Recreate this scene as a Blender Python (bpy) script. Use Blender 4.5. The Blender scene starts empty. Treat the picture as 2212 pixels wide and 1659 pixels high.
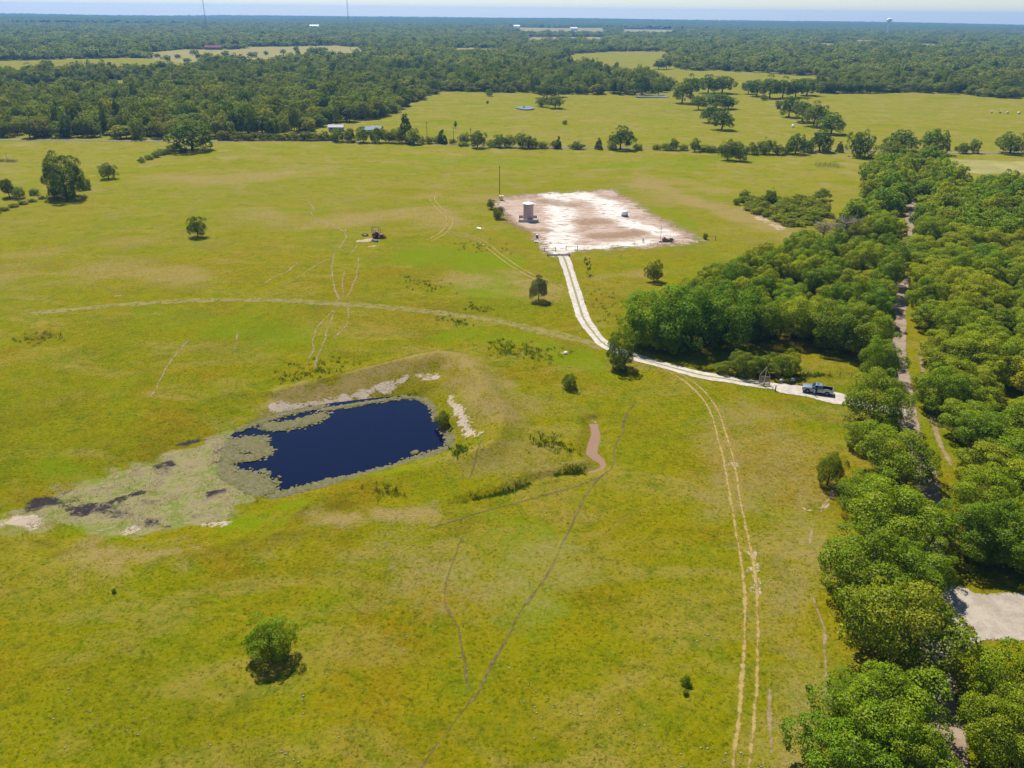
import bpy, bmesh, math, random
import numpy as np
from mathutils import Vector, Matrix

random.seed(7)
SC = bpy.context.scene
COL = SC.collection
D = bpy.data

# ------------------------------------------------------------------ camera, sky, sun, exposure
CAM_H = 70.0
FOC = 1700.0                       # focal length for a 2212 px wide frame
PITCH = math.atan(804.5 / FOC)
ROLL = 0.0104
cam_d = D.cameras.new('camera'); cam = D.objects.new('camera', cam_d); COL.objects.link(cam)
cam_d.sensor_width = 36.0; cam_d.lens = 36.0 * FOC / 2212.0
cam_d.clip_start = 1.0; cam_d.clip_end = 60000.0
_f = Vector((0, math.cos(PITCH), -math.sin(PITCH))); _u = Vector((0, math.sin(PITCH), math.cos(PITCH))); _r = Vector((1, 0, 0))
_X = _r * math.cos(ROLL) + _u * math.sin(ROLL); _Y = -_r * math.sin(ROLL) + _u * math.cos(ROLL); _Z = -_f
cam.matrix_world = Matrix(((_X.x, _Y.x, _Z.x, 0), (_X.y, _Y.y, _Z.y, 0), (_X.z, _Y.z, _Z.z, CAM_H), (0, 0, 0, 1)))
SC.camera = cam

SUN_EL, SUN_AZ = math.radians(56), math.radians(-25)      # azimuth from +Y, negative = to the left
to_sun = Vector((math.sin(SUN_AZ) * math.cos(SUN_EL), math.cos(SUN_AZ) * math.cos(SUN_EL), math.sin(SUN_EL)))
W = D.worlds.new('World'); SC.world = W; W.use_nodes = True
_nt = W.node_tree; _bg = _nt.nodes['Background']
_sky = _nt.nodes.new('ShaderNodeTexSky'); _sky.sky_type = 'NISHITA'; _sky.sun_disc = False
_sky.sun_elevation = SUN_EL; _sky.sun_rotation = SUN_AZ
_sky.air_density = 1.0; _sky.dust_density = 0.15; _sky.ozone_density = 5.5; _sky.altitude = 100
_nt.links.new(_sky.outputs[0], _bg.inputs[0]); _bg.inputs[1].default_value = 0.074
sun_d = D.lights.new('sun', 'SUN'); sun_d.energy = 5.0; sun_d.angle = math.radians(0.53); sun_d.color = (1.0, 0.95, 0.86)
sun = D.objects.new('sun', sun_d); COL.objects.link(sun); sun.rotation_euler = to_sun.to_track_quat('Z', 'Y').to_euler()
sun.location = (0, 0, 300)
SC.view_settings.view_transform = 'Standard'; SC.view_settings.look = 'None'
SC.view_settings.exposure = 0.74; SC.view_settings.gamma = 1.0; SC.view_settings.use_curve_mapping = False
SC.render.engine = 'CYCLES'
SC.cycles.max_bounces = 6; SC.cycles.diffuse_bounces = 3; SC.cycles.glossy_bounces = 2; SC.cycles.transmission_bounces = 3
SC.cycles.transparent_max_bounces = 8; SC.cycles.volume_bounces = 0
SC.cycles.use_denoising = True
SC.cycles.caustics_reflective = False; SC.cycles.caustics_refractive = False

# ------------------------------------------------------------------ survey: map sheet positions <-> ground
cp, sp, cr, sr = math.cos(PITCH), math.sin(PITCH), math.cos(ROLL), math.sin(ROLL)
def gp(u, v, z=0.0):
    """ground point (x, y) and its distance factor for a survey position"""
    dx = np.asarray(u, float) - 1106.0; dy = 829.5 - np.asarray(v, float)
    x = dx * cr - dy * sr; y = dx * sr + dy * cr
    t = (z - CAM_H) / (y * cp - FOC * sp)
    return t * x, t * (y * sp + FOC * cp), t * FOC
def g2(pts, z=0.0):
    a = np.array(pts, float); x, y, _ = gp(a[:, 0], a[:, 1], z)
    return np.stack([x, y], 1)
def uv(x, y, z=0.0):
    x = np.asarray(x, float); y = np.asarray(y, float)
    fw = y * cp - (z - CAM_H) * sp; up = y * sp + (z - CAM_H) * cp
    X = x / fw * FOC; Y = up / fw * FOC
    return 1106.0 + X * cr + Y * sr, 829.5 - (-X * sr + Y * cr)

def inside(poly, x, y):
    poly = np.asarray(poly, float); r = np.zeros(np.shape(x), bool); n = len(poly); j = n - 1
    for i in range(n):
        xi, yi = poly[i]; xj, yj = poly[j]
        if yi != yj:
            c = ((yi > y) != (yj > y)) & (x < (xj - xi) * (y - yi) / (yj - yi) + xi)
            r ^= c
        j = i
    return r
def dist_line(pts, x, y, closed=False):
    pts = np.asarray(pts, float); d = np.full(np.shape(x), 1e9)
    m = len(pts) if closed else len(pts) - 1
    if m == 0: return np.hypot(x - pts[0, 0], y - pts[0, 1])
    for i in range(m):
        a = pts[i]; b = pts[(i + 1) % len(pts)]; ab = b - a; L = max(ab @ ab, 1e-9)
        t = np.clip(((x - a[0]) * ab[0] + (y - a[1]) * ab[1]) / L, 0, 1)
        d = np.minimum(d, np.hypot(x - a[0] - t * ab[0], y - a[1] - t * ab[1]))
    return d
def smooth(pts, step):
    """Catmull-Rom through the points, resampled about every `step` metres"""
    p = np.asarray(pts, float); q = np.vstack([2 * p[0] - p[1], p, 2 * p[-1] - p[-2]]); out = []
    for i in range(1, len(q) - 2):
        n = max(2, int(np.hypot(*(q[i + 1] - q[i])) / step)); t = np.linspace(0, 1, n, endpoint=False)[:, None]
        a, b, c, d = q[i - 1], q[i], q[i + 1], q[i + 2]
        out.append(.5 * (2 * b + (c - a) * t + (2 * a - 5 * b + 4 * c - d) * t ** 2 + (3 * b - a - 3 * c + d) * t ** 3))
    out.append(p[-1:]); return np.vstack(out)
def sstep(a, b, x):
    t = np.clip((x - a) / (b - a), 0, 1); return t * t * (3 - 2 * t)

# ------------------------------------------------------------------ terrain
ZW = -1.3
POND = g2([(a * .5, 719 + b * .5) for a, b in [(960, 600), (985, 510), (1000, 440), (1080, 398), (1200, 352), (1330, 318), (1480, 298), (1620, 282), (1740, 272), (1830, 282),
    (1872, 318), (1890, 380), (1920, 418), (1957, 455), (1950, 492), (1885, 525), (1790, 550), (1650, 590), (1500, 632), (1400, 664), (1300, 690), (1180, 718), (1090, 690), (1010, 650)]], ZW)
MARSH = g2([(510, 905), (435, 944), (350, 978), (280, 1000), (225, 1022), (125, 1058), (75, 1084), (0, 1100), (-90, 1120), (-90, 1150), (0, 1148), (75, 1142), (175, 1158), (280, 1152), (420, 1132), (500, 1120), (575, 1068), (560, 1000)], -.9)
PUDDLE = g2([(553 + a * .375, 553 + b * .375) for a, b in [(1925, 955), (1950, 968), (1968, 952), (1975, 990), (1986, 1040), (1972, 1100), (1970, 1135), (2008, 1172), (2022, 1205), (1995, 1232), (1940, 1246), (1885, 1258), (1900, 1244), (1975, 1222), (1978, 1195), (1930, 1165), (1898, 1140), (1910, 1080), (1932, 1020), (1918, 972)]], -.55)
GULLY = smooth(g2([(1285, 905), (1283, 930), (1290, 965), (1302, 995), (1268, 1018), (1209, 1022), (1142, 1040), (1100, 1061), (1040, 1072), (995, 1086)]), 2)
BERM = smooth(g2([(560, 888), (640, 862), (740, 838), (850, 808), (945, 785), (1000, 800), (1035, 855), (1062, 920), (1040, 975)]), 3)
BERM2 = smooth(g2([(640, 1092), (760, 1062), (880, 1030), (985, 1000)]), 3)
PADC = g2([(1280, 480)])[0]
def undul(x, y):
    h = .55 * np.sin(x / 37. + .8) * np.sin(y / 52. + 1.3) + .35 * np.sin(x / 17. - y / 29.) + .8 * np.sin(x / 120. + y / 150.)
    h = h * sstep(30, 90, np.hypot(x - PADC[0], (y - PADC[1])))
    return h * (1 - sstep(900, 1500, np.hypot(x, y)))
def height(x, y):
    x = np.asarray(x, float); y = np.asarray(y, float); sh = x.shape; x = np.atleast_1d(x).ravel(); y = np.atleast_1d(y).ravel()
    h = undul(x, y) * .55
    m = (x > -120) & (x < 60) & (y > 60) & (y < 200)
    if m.any():
        X, Y = x[m], y[m]; hm = h[m]
        hm = hm + 2.5 * np.exp(-(dist_line(BERM, X, Y) / 4.4) ** 2) + .6 * np.exp(-(dist_line(BERM2, X, Y) / 3.0) ** 2)
        ins = inside(POND, X, Y); dp = dist_line(POND, X, Y, True); sd = np.where(ins, -dp, dp)
        bank = ZW - .05 + np.where(sd > 0, sd * .42, sd * .5)
        hm = np.where(sd < 9, np.minimum(hm, bank + 0 * hm), hm); hm = np.maximum(hm, ZW - 1.6)
        im = inside(MARSH, X, Y); dm = dist_line(MARSH, X, Y, True); sm = np.where(im, -dm, dm)
        lo = ZW + .12 + .10 * np.sin(X * 1.3 + np.sin(Y * .9) * 2) * np.sin(Y * 1.1) + np.maximum(sm, 0) * .13
        hm = np.where(sm < 9, np.where(sd < 0, hm, np.minimum(hm, lo)), hm)
        ip = inside(PUDDLE, X, Y); dq = dist_line(PUDDLE, X, Y, True); sq = np.where(ip, -dq, dq)
        hm = np.where(sq < 3, np.minimum(hm, -.6 + np.maximum(sq, -1) * .45), hm)
        dg = dist_line(GULLY, X, Y)
        hm = hm - .75 * np.exp(-(dg / .9) ** 2) * (sq > .5)
        h[m] = hm
    return h.reshape(sh)
def hz(x, y): return float(height(np.array([x]), np.array([y]))[0])

# ------------------------------------------------------------------ material helpers
def new_mat(name):
    m = D.materials.new(name); m.use_nodes = True; nt = m.node_tree; nt.nodes.clear()
    return m, nt, nt.nodes.new('ShaderNodeOutputMaterial')
def nd(nt, t, ins=None, **props):
    n = nt.nodes.new('ShaderNode' + t)
    for k, v in props.items(): setattr(n, k, v)
    for k, v in (ins or {}).items():
        s = n.inputs[k]
        if hasattr(v, 'is_output') or isinstance(v, bpy.types.NodeSocket): nt.links.new(v, s)
        else: s.default_value = v
    return n
def noise(nt, pos, scale, detail=4, rough=.55, dist=0.0):
    return nd(nt, 'TexNoise', {'Vector': pos, 'Scale': scale, 'Detail': detail, 'Roughness': rough, 'Distortion': dist}).outputs['Fac']
def ramp(nt, fac, stops):
    n = nd(nt, 'ValToRGB', {'Fac': fac}); e = n.color_ramp.elements
    while len(e) < len(stops): e.new(.5)
    for i, (p, c) in enumerate(stops): e[i].position = p; e[i].color = (*c, 1) if len(c) == 3 else c
    return n.outputs['Color']
def mixc(nt, fac, a, b, mode='MIX'):
    n = nd(nt, 'Mix', data_type='RGBA', blend_type=mode)
    for s, v in ((n.inputs[0], fac), (n.inputs[6], a), (n.inputs[7], b)):
        if isinstance(v, bpy.types.NodeSocket): nt.links.new(v, s)
        elif isinstance(v, (int, float)): s.default_value = v
        else: s.default_value = (*v, 1)
    return n.outputs[2]
def mth(nt, op, a, b=None, c=None, clamp=False):
    n = nd(nt, 'Math', operation=op, use_clamp=clamp)
    for i, v in enumerate((a, b, c)):
        if v is None: continue
        if isinstance(v, bpy.types.NodeSocket): nt.links.new(v, n.inputs[i])
        else: n.inputs[i].default_value = v
    return n.outputs[0]
def mrange(nt, v, a, b, c=0., d=1., smoothed=True):
    return nd(nt, 'MapRange', {'Value': v, 'From Min': a, 'From Max': b, 'To Min': c, 'To Max': d}, interpolation_type='SMOOTHSTEP' if smoothed else 'LINEAR').outputs[0]
def attr(nt, name): return nd(nt, 'Attribute', attribute_name=name).outputs['Fac']
def plain(name, col, rough=.6, metal=0., vary=.12, scale=3., spec=.5, coat=0., bump=0.):
    m, nt, out = new_mat(name); pos = nd(nt, 'TexCoord').outputs['Object']
    c = mixc(nt, noise(nt, pos, scale, 5), tuple(max(0, x * (1 - vary)) for x in col), tuple(min(1, x * (1 + vary)) for x in col))
    b = nd(nt, 'BsdfPrincipled', {'Base Color': c, 'Roughness': rough, 'Metallic': metal, 'Specular IOR Level': spec, 'Coat Weight': coat})
    if bump:
        nt.links.new(nd(nt, 'Bump', {'Height': noise(nt, pos, scale * 4, 4), 'Strength': bump, 'Distance': .02}).outputs[0], b.inputs['Normal'])
    nt.links.new(b.outputs[0], out.inputs[0]); return m

# ------------------------------------------------------------------ mesh helpers
def mesh_np(name, V, Fq, mat=None, attrs=None, smooth_shade=False):
    """V (n,3), Fq (m,k) with a fixed number k of corners"""
    me = D.meshes.new(name); V = np.asarray(V, np.float32); Fq = np.asarray(Fq, np.int32); k = Fq.shape[1] if len(Fq) else 0
    me.vertices.add(len(V)); me.vertices.foreach_set('co', V.ravel())
    if len(Fq):
        me.loops.add(Fq.size); me.loops.foreach_set('vertex_index', Fq.ravel())
        me.polygons.add(len(Fq)); me.polygons.foreach_set('loop_start', np.arange(0, Fq.size, k, dtype=np.int32))
    for an, av in (attrs or {}).items():
        if np.ndim(av) == 2:
            a = me.attributes.new(an, 'FLOAT_VECTOR', 'POINT'); a.data.foreach_set('vector', np.asarray(av, np.float32).ravel())
        elif np.asarray(av).dtype.kind == 'i':
            a = me.attributes.new(an, 'INT', 'POINT'); a.data.foreach_set('value', np.asarray(av, np.int32))
        else:
            a = me.attributes.new(an, 'FLOAT', 'POINT'); a.data.foreach_set('value', np.asarray(av, np.float32))
    me.update(calc_edges=True); me.validate()
    if smooth_shade and len(Fq): me.polygons.foreach_set('use_smooth', np.ones(len(Fq), bool))
    if mat: me.materials.append(mat)
    return me
def link(name, data, parent=None, loc=(0, 0, 0), rot=(0, 0, 0), scale=(1, 1, 1)):
    o = D.objects.new(name, data); COL.objects.link(o); o.parent = parent
    o.location = loc; o.rotation_euler = rot; o.scale = scale; return o
def tag(o, label, cat, group=None):
    o['label'] = label; o['category'] = cat
    if group: o['group'] = group
    return o
def thing(name, label, cat, loc, rz=0., group=None):
    return tag(link(name, None, None, loc, (0, 0, rz)), label, cat, group)
def structure(name, me, kind='structure', label=None):
    o = link(name, me); o['kind'] = kind
    if label: o['label'] = label
    return o
def nth(n): return '%d%s' % (n, 'th' if 10 < n % 100 < 14 else {1: 'st', 2: 'nd', 3: 'rd'}.get(n % 10, 'th'))
class MB:
    def __init__(s): s.v = []; s.f = []
    def add(s, V, Fs):
        n = len(s.v); s.v += [tuple(p) for p in V]; s.f += [tuple(i + n for i in f) for f in Fs]; return s
    def box(s, x0, x1, y0, y1, z0, z1):
        return s.add([(x0, y0, z0), (x1, y0, z0), (x1, y1, z0), (x0, y1, z0), (x0, y0, z1), (x1, y0, z1), (x1, y1, z1), (x0, y1, z1)],
                     [(0, 3, 2, 1), (4, 5, 6, 7), (0, 1, 5, 4), (1, 2, 6, 5), (2, 3, 7, 6), (3, 0, 4, 7)])
    def tube(s, a, b, r0, r1=None, n=8, cap=True):
        r1 = r0 if r1 is None else r1; a = Vector(a); b = Vector(b); d = (b - a).normalized()
        t = d.orthogonal().normalized(); w = d.cross(t); V = []
        for p, r in ((a, r0), (b, r1)):
            for i in range(n):
                an = 2 * math.pi * i / n; V.append(p + (t * math.cos(an) + w * math.sin(an)) * r)
        Fs = [(i, (i + 1) % n, n + (i + 1) % n, n + i) for i in range(n)]
        if cap: Fs += [tuple(range(n - 1, -1, -1)), tuple(range(n, 2 * n))]
        return s.add(V, Fs)
    def lathe(s, prof, n=24, c=(0, 0, 0), axis='z'):
        V = []; Fs = []; m = len(prof)
        for r, z in prof:
            for i in range(n):
                a = 2 * math.pi * i / n; x, y = r * math.cos(a), r * math.sin(a)
                V.append({'z': (c[0] + x, c[1] + y, c[2] + z), 'x': (c[0] + z, c[1] + x, c[2] + y), 'y': (c[0] + x, c[1] + z, c[2] + y)}[axis])
        for k in range(m - 1):
            for i in range(n): Fs.append((k * n + i, k * n + (i + 1) % n, (k + 1) * n + (i + 1) % n, (k + 1) * n + i))
        Fs += [tuple(range(n - 1, -1, -1)), tuple(range((m - 1) * n, m * n))]
        return s.add(V, Fs)
    def profile(s, pts, y0, y1):
        n = len(pts); V = [(x, y0, z) for x, z in pts] + [(x, y1, z) for x, z in pts]
        return s.add(V, [tuple(range(n)), tuple(range(2 * n - 1, n - 1, -1))] + [(i, n + i, n + (i + 1) % n, (i + 1) % n) for i in range(n)])
    def build(s, name, mat, parent=None, bevel=0., smooth_angle=None, loc=(0, 0, 0), rot=(0, 0, 0)):
        bm = bmesh.new(); vs = [bm.verts.new(p) for p in s.v]
        for f in s.f:
            try: bm.faces.new([vs[i] for i in f])
            except ValueError: pass
        bmesh.ops.recalc_face_normals(bm, faces=bm.faces)
        if bevel: bmesh.ops.bevel(bm, geom=[e for e in bm.edges if len(e.link_faces) == 2 and e.calc_face_angle(0) > .5], offset=bevel, segments=2, affect='EDGES', profile=.6)
        if smooth_angle:
            for f in bm.faces: f.smooth = True
            for e in bm.edges:
                if len(e.link_faces) == 2: e.smooth = e.calc_face_angle(0) < smooth_angle
        me = D.meshes.new(name); bm.to_mesh(me); bm.free(); me.materials.append(mat)
        return link(name, me, parent, loc, rot)

# ================================================================== GROUND
CLEAR = [[(740, 300), (824, 252), (873, 231), (943, 198), (1114, 199), (1226, 203), (1373, 205), (1440, 200), (1455, 195), (1428, 182), (1400, 172), (1330, 160), (1190, 140), (1240, 116), (1330, 111), (1440, 111), (1455, 122), (1440, 142), (1475, 151), (1648, 157), (1788, 167), (1809, 174), (1762, 186), (1767, 203), (1903, 201), (2029, 203), (2149, 211), (2500, 226), (2500, 330), (740, 330)],
         [(-400, 131), (0, 131), (220, 126), (420, 126), (450, 142), (400, 158), (200, 161), (0, 167), (-400, 173)], [(-400, 196), (-20, 190), (20, 186), (150, 180), (300, 172), (330, 192), (150, 204), (20, 213), (-400, 224)],
         [(325, 112), (400, 106), (460, 108), (520, 106), (616, 106), (622, 140), (560, 142), (500, 138), (440, 136), (380, 135), (330, 128)], [(525, 101), (640, 100), (740, 98), (750, 116), (640, 119), (530, 119)], [(715, 100), (780, 101), (795, 127), (750, 128), (712, 124)], [(975, 103), (1075, 105), (1075, 120), (975, 119)],
         [(1115, 59), (1200, 60.5), (1305, 60), (1312, 75), (1210, 74), (1118, 75)], [(1135, 80), (1310, 80), (1312, 92), (1135, 92)], [(1340, 63), (1455, 64), (1455, 76), (1342, 75)], [(1766, 93), (1812, 95), (1815, 109), (1765, 108)], [(1980, 94), (2030, 95), (2032, 108), (1980, 108)], [(1430, 66), (1500, 68), (1500, 73), (1440, 72)], [(-400, 200), (-20, 195), (10, 200), (-400, 214)], [(670, 276), (740, 270), (740, 296), (670, 296)], [(560, 128), (640, 118), (700, 122), (640, 130)]]
STRAW = CLEAR[3:13]
def axis_lines(lo, hi, step, lo_end, hi_end, g):
    a = list(np.arange(lo, hi + 1e-6, step)); s = step; x = a[-1]; up = []
    while x < hi_end: s *= g; x += s; up.append(x)
    s = step; x = a[0]; dn = []
    while x > lo_end: s *= g; x -= s; dn.append(x)
    return np.array(dn[::-1] + a + up)
gx = axis_lines(-95, 92, .6, -8200, 8200, 1.062)
gy1 = axis_lines(54, 178, .6, -1500, 178.1, 1.12); gy2 = axis_lines(179.2, 375, 1.2, 179.1, 8400, 1.03)
gy = np.concatenate([gy1[gy1 < 178.9], gy2[gy2 > 178.9]])
GX, GY = np.meshgrid(gx, gy); fx, fy = GX.ravel(), GY.ravel()
fz = height(fx, fy)
nx, ny = len(gx), len(gy)
idx = np.arange(nx * ny).reshape(ny, nx)
quads = np.stack([idx[:-1, :-1], idx[:-1, 1:], idx[1:, 1:], idx[1:, :-1]], -1).reshape(-1, 4)
A = {k: np.zeros(len(fx)) for k in ('tan', 'bare', 'lush', 'brown', 'marsh', 'mud', 'far', 'straw')}
near = np.nonzero((np.abs(fx) < 1200) & (fy > 20) & (fy < 1600))[0]; NX, NY = fx[near], fy[near]
def fnz(x, y, q):
    return (np.sin(x / q + 1.7 * np.sin(y / q * .8 + 1)) * np.sin(y / q * 1.1 + 1.3 * np.sin(x / q * .7)) + .6 * np.sin(x / q * 2.3 + 2 * np.sin(y / q * 1.9)) * np.sin(y / q * 2.7 + 1.) + .4 * np.sin(x / q * 5.1 + 2 * np.sin(y / q * 4.3)) * np.sin(y / q * 5.7 + 2.)) / 1.3
def paint(k, pts, w, s=1., z=0.):
    p = g2(pts, z)
    if len(p) > 2: p = smooth(p, max(2., w * .5))
    m = (NX > p[:, 0].min() - 3 * w) & (NX < p[:, 0].max() + 3 * w) & (NY > p[:, 1].min() - 3 * w) & (NY < p[:, 1].max() + 3 * w)
    d = dist_line(p, NX[m], NY[m]) + .7 * w * fnz(NX[m], NY[m], w * .8 + .5); i = near[m]; A[k][i] = np.maximum(A[k][i], s * (1 - sstep(-.2 * w, 1.9 * w, d)))
def paint_poly(k, poly, feather, s=1.):
    d = dist_line(poly, NX, NY, True); ins = inside(poly, NX, NY); sd = np.where(ins, d, -d)
    A[k][near] = np.maximum(A[k][near], s * sstep(-feather, feather, sd))
for pts, w, s in [([(330, 385), (480, 392), (620, 375)], 16, .7), ([(20, 600), (200, 590), (400, 600)], 12, .6), ([(0, 560), (150, 540), (300, 520)], 10, .5),
                  ([(560, 470), (700, 480), (830, 465), (960, 470)], 13, .7), ([(1000, 600), (1100, 610), (1200, 640)], 8, .65), ([(1290, 600), (1420, 590)], 5, .55),
                  ([(1390, 395), (1470, 425), (1560, 455), (1680, 488)], 13, .9), ([(1400, 385), (1500, 400), (1560, 410)], 10, .6), ([(1640, 900), (1700, 1000), (1730, 1150), (1710, 1300), (1700, 1480), (1690, 1659)], 8, .52),
                  ([(1540, 920), (1590, 1080)], 6, .55), ([(1180, 1230), (1060, 1260), (900, 1250)], 7, .55), ([(700, 1128), (800, 1122), (920, 1108)], 2.6, .9), ([(985, 785), (1030, 830), (1075, 900)], 5, .8),
                  ([(1000, 1000), (1100, 990), (1180, 960)], 7, .5), ([(1180, 1010), (1250, 1000)], 4, .6), ([(180, 1180), (300, 1200), (420, 1180)], 4, .7), ([(930, 425), (990, 430), (1060, 425)], 9, .6),
                  ([(955, 455), (985, 475)], 6, .8), ([(1000, 300), (1300, 285)], 20, .4), ([(600, 1180), (760, 1200), (900, 1180)], 5, .4), ([(1000, 840), (1130, 880)], 6, .5), ([(600, 866), (760, 834), (900, 798), (985, 788), (1032, 842), (1065, 915)], 4.0, .8), ([(900, 800), (700, 850)], 2.5, .7)]:
    paint('tan', pts, w, s)
for pts, w, s, z in [([(590, 872), (690, 858), (800, 838), (890, 818), (940, 813)], 1.5, .82, .3), ([(972, 858), (993, 893), (1026, 940)], 1.1, .85, .3), ([(775, 523), (812, 523)], 2.0, .95, 0),
                     ([(205, 384), (214, 384)], 2.4, .8, 0), ([(338, 683), (348, 683)], .9, .7, 0), ([(248, 640), (256, 641)], .9, .6, 0), ([(1735, 1100), (1752, 1108)], 1.0, .6, 0), ([(790, 538), (815, 533)], .8, .6, 0),
                     ([(28, 350), (50, 349)], 2., .7, 0), ([(1622, 1200), (1640, 1290)], 1.2, .62, 0), ([(1570, 1000), (1600, 1010)], 1.2, .5, 0), ([(1640, 470), (1690, 495)], 3, .6, 0), ([(1780, 1100), (1806, 1060)], .8, .7, 0),
                     ([(10, 1120), (70, 1122)], 2.0, .85, -1), ([(440, 1130), (475, 1132)], 1.3, .8, -1), ([(265, 1150), (290, 1140)], 1., .8, -1), ([(1210, 763), (1225, 766)], .6, .8, 0), ([(1600, 448), (1640, 462)], 2, .5, 0),
                     ([(1270, 900), (1290, 905)], 1.2, .6, 0), ([(420, 322), (432, 324)], 3, .6, 0)]:
    paint('bare', pts, w, s, z)
for pts, w, s in [([(860, 550), (980, 555), (1060, 600)], 15, .85), ([(300, 440), (500, 455), (700, 455)], 6, .6), ([(600, 1112), (520, 1120), (620, 1090)], 3.5, .9), ([(1150, 1170), (1110, 1230), (1170, 1290)], 7, .7),
                  ([(900, 345), (1300, 360), (1600, 345)], 14, .7), ([(1010, 725), (1180, 752), (1280, 800)], 7, .8), ([(600, 860), (760, 820), (900, 780)], 3.0, .5), ([(750, 1020), (880, 1010), (1000, 960)], 3, .7),
                  ([(330, 690), (560, 720), (700, 760)], 14, .6), ([(0, 760), (200, 800), (400, 850)], 14, .4), ([(1340, 470), (1420, 450), (1500, 490)], 5, .8), ([(1080, 500), (1150, 530)], 4, .6),
                  ([(130, 1010), (260, 1020)], 4, .8), ([(120, 1135), (260, 1130)], 2.5, .8), ([(1400, 700), (1380, 640)], 6, .5), ([(850, 1400), (950, 1500)], 6, .4)]:
    paint('lush', pts, w, s)
for pts, w, s in [([(560, 885), (700, 833), (850, 787), (970, 760)], 1.5, .85), ([(-50, 1160), (120, 1172), (330, 1200), (560, 1172), (780, 1135)], 2.6, .6), ([(1010, 790), (1140, 800)], 1.2, .5), ([(640, 1120), (760, 1095)], 1.5, .7),
                  ([(0, 905), (200, 940), (380, 930)], 5, .45), ([(0, 1480), (260, 1480), (500, 1620)], 6, .4), ([(900, 1560), (1200, 1600)], 7, .4), ([(60, 730), (120, 735)], 3, .6), ([(0, 480), (300, 560)], 12, .35)]:
    paint('brown', pts, w, s)
_d = dist_line(MARSH, NX, NY, True); _sd = np.where(inside(MARSH, NX, NY), _d, -_d) + 2.2 * fnz(NX, NY, 3.2)
A['marsh'][near] = sstep(-2.5, 3.5, _sd)
for pts, w, s in [([(70, 1100), (110, 1085), (165, 1100), (230, 1105)], 2.0, .95), ([(400, 960), (430, 955)], 1.2, .9), ([(340, 1010), (370, 1005)], 1.2, .8), ([(190, 1096), (260, 1080), (300, 1065)], 1.1, .8),
                  ([(320, 1130), (360, 1140)], 1., .8), ([(455, 1065), (480, 1060)], .9, .75), ([(470, 1000), (500, 990)], 1.3, .8), ([(480, 1030), (560, 1010)], 1.2, .7)]:
    paint('mud', pts, w, s, ZW)
uA, vA = uv(fx, np.maximum(fy, 30.))
for c in STRAW: A['straw'] = np.maximum(A['straw'], (inside(c, uA, vA) & (fy > 900)).astype(float))
dd = np.hypot(fx, fy); A['far'] = sstep(150, 480, dd)

m, nt, out = new_mat('pasture_grass'); pos = nd(nt, 'NewGeometry').outputs['Position']
n1 = noise(nt, pos, .012, 4, .6, .6); n2 = noise(nt, pos, .07, 4, .6, .4); n3 = noise(nt, pos, .45, 4, .65); n4 = noise(nt, pos, 2.2, 4, .7); n5 = noise(nt, pos, 7., 3, .6)
n6 = noise(nt, pos, .2, 5, .62, .8)
n7 = noise(nt, pos, .028, 5, .62, 1.0); n8 = noise(nt, nd(nt, 'VectorMath', {0: pos, 1: (.03, .075, .05)}, operation='MULTIPLY').outputs[0], 1., 5, .65, 1.2)
base = ramp(nt, n1, [(.30, (0.095, 0.112, 0.0012)), (.44, (0.146, 0.142, 0.0012)), (.56, (0.169, 0.149, 0.0015)), (.70, (0.121, 0.145, 0.0014))])
base = mixc(nt, mth(nt, 'MULTIPLY', mrange(nt, n7, .47, .66), .75), base, (0.174, 0.112, 0.0030))
base = mixc(nt, mth(nt, 'MULTIPLY', mrange(nt, n7, .28, .46, 1, 0), .7), base, (0.109, 0.139, 0.0012))
base = mixc(nt, mth(nt, 'MULTIPLY', mrange(nt, n8, .48, .66), .75), base, (0.217, 0.164, 0.0350))
base = mixc(nt, mth(nt, 'MULTIPLY', mrange(nt, n2, .50, .70), .6), base, (0.101, 0.082, 0.0025))
base = mixc(nt, mth(nt, 'MULTIPLY', mrange(nt, n6, .50, .68), .6), base, (0.078, 0.117, 0.0012))
base = mixc(nt, mth(nt, 'MULTIPLY', mrange(nt, n3, .50, .70), .65), base, (0.056, 0.080, 0.0012))
n9 = noise(nt, pos, .9, 4, .65, .5)
base = mixc(nt, mth(nt, 'MULTIPLY', mrange(nt, n9, .53, .68), .5), base, (.215, .185, .012))
base = mixc(nt, mth(nt, 'MULTIPLY', mrange(nt, n9, .33, .46, 1, 0), .5), base, (.065, .090, .0012))
base = mixc(nt, mth(nt, 'MULTIPLY', mrange(nt, n4, .52, .70), .7), base, (0.207, 0.178, 0.0120))
base = mixc(nt, mth(nt, 'MULTIPLY', mrange(nt, n4, .32, .48, 1, 0), .8), base, (0.041, 0.052, 0.0012))
farn = noise(nt, nd(nt, 'VectorMath', {0: pos, 1: (.014, .034, .02)}, operation='MULTIPLY').outputs[0], 1., 5, .65, .6)
base = mixc(nt, mth(nt, 'MULTIPLY', attr(nt, 'far'), .85), base, ramp(nt, farn, [(.30, (.125, .145, .004)), (.42, (.165, .165, .006)), (.52, (.195, .168, .026)), (.60, (.150, .165, .005)), (.70, (.215, .170, .050)), (.8, (.170, .170, .010))]))
base = mixc(nt, mth(nt, 'MULTIPLY', mrange(nt, n6, .50, .66), mth(nt, 'MULTIPLY', attr(nt, 'far'), .55)), base, (.105, .120, .004))
base = mixc(nt, mth(nt, 'MULTIPLY', mrange(nt, n2, .52, .68), mth(nt, 'MULTIPLY', attr(nt, 'far'), .55)), base, (.235, .185, .070))
base = mixc(nt, mth(nt, 'MULTIPLY', attr(nt, 'straw'), .85), base, mixc(nt, n1, (.19, .175, .055), (.26, .215, .10)))
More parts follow.
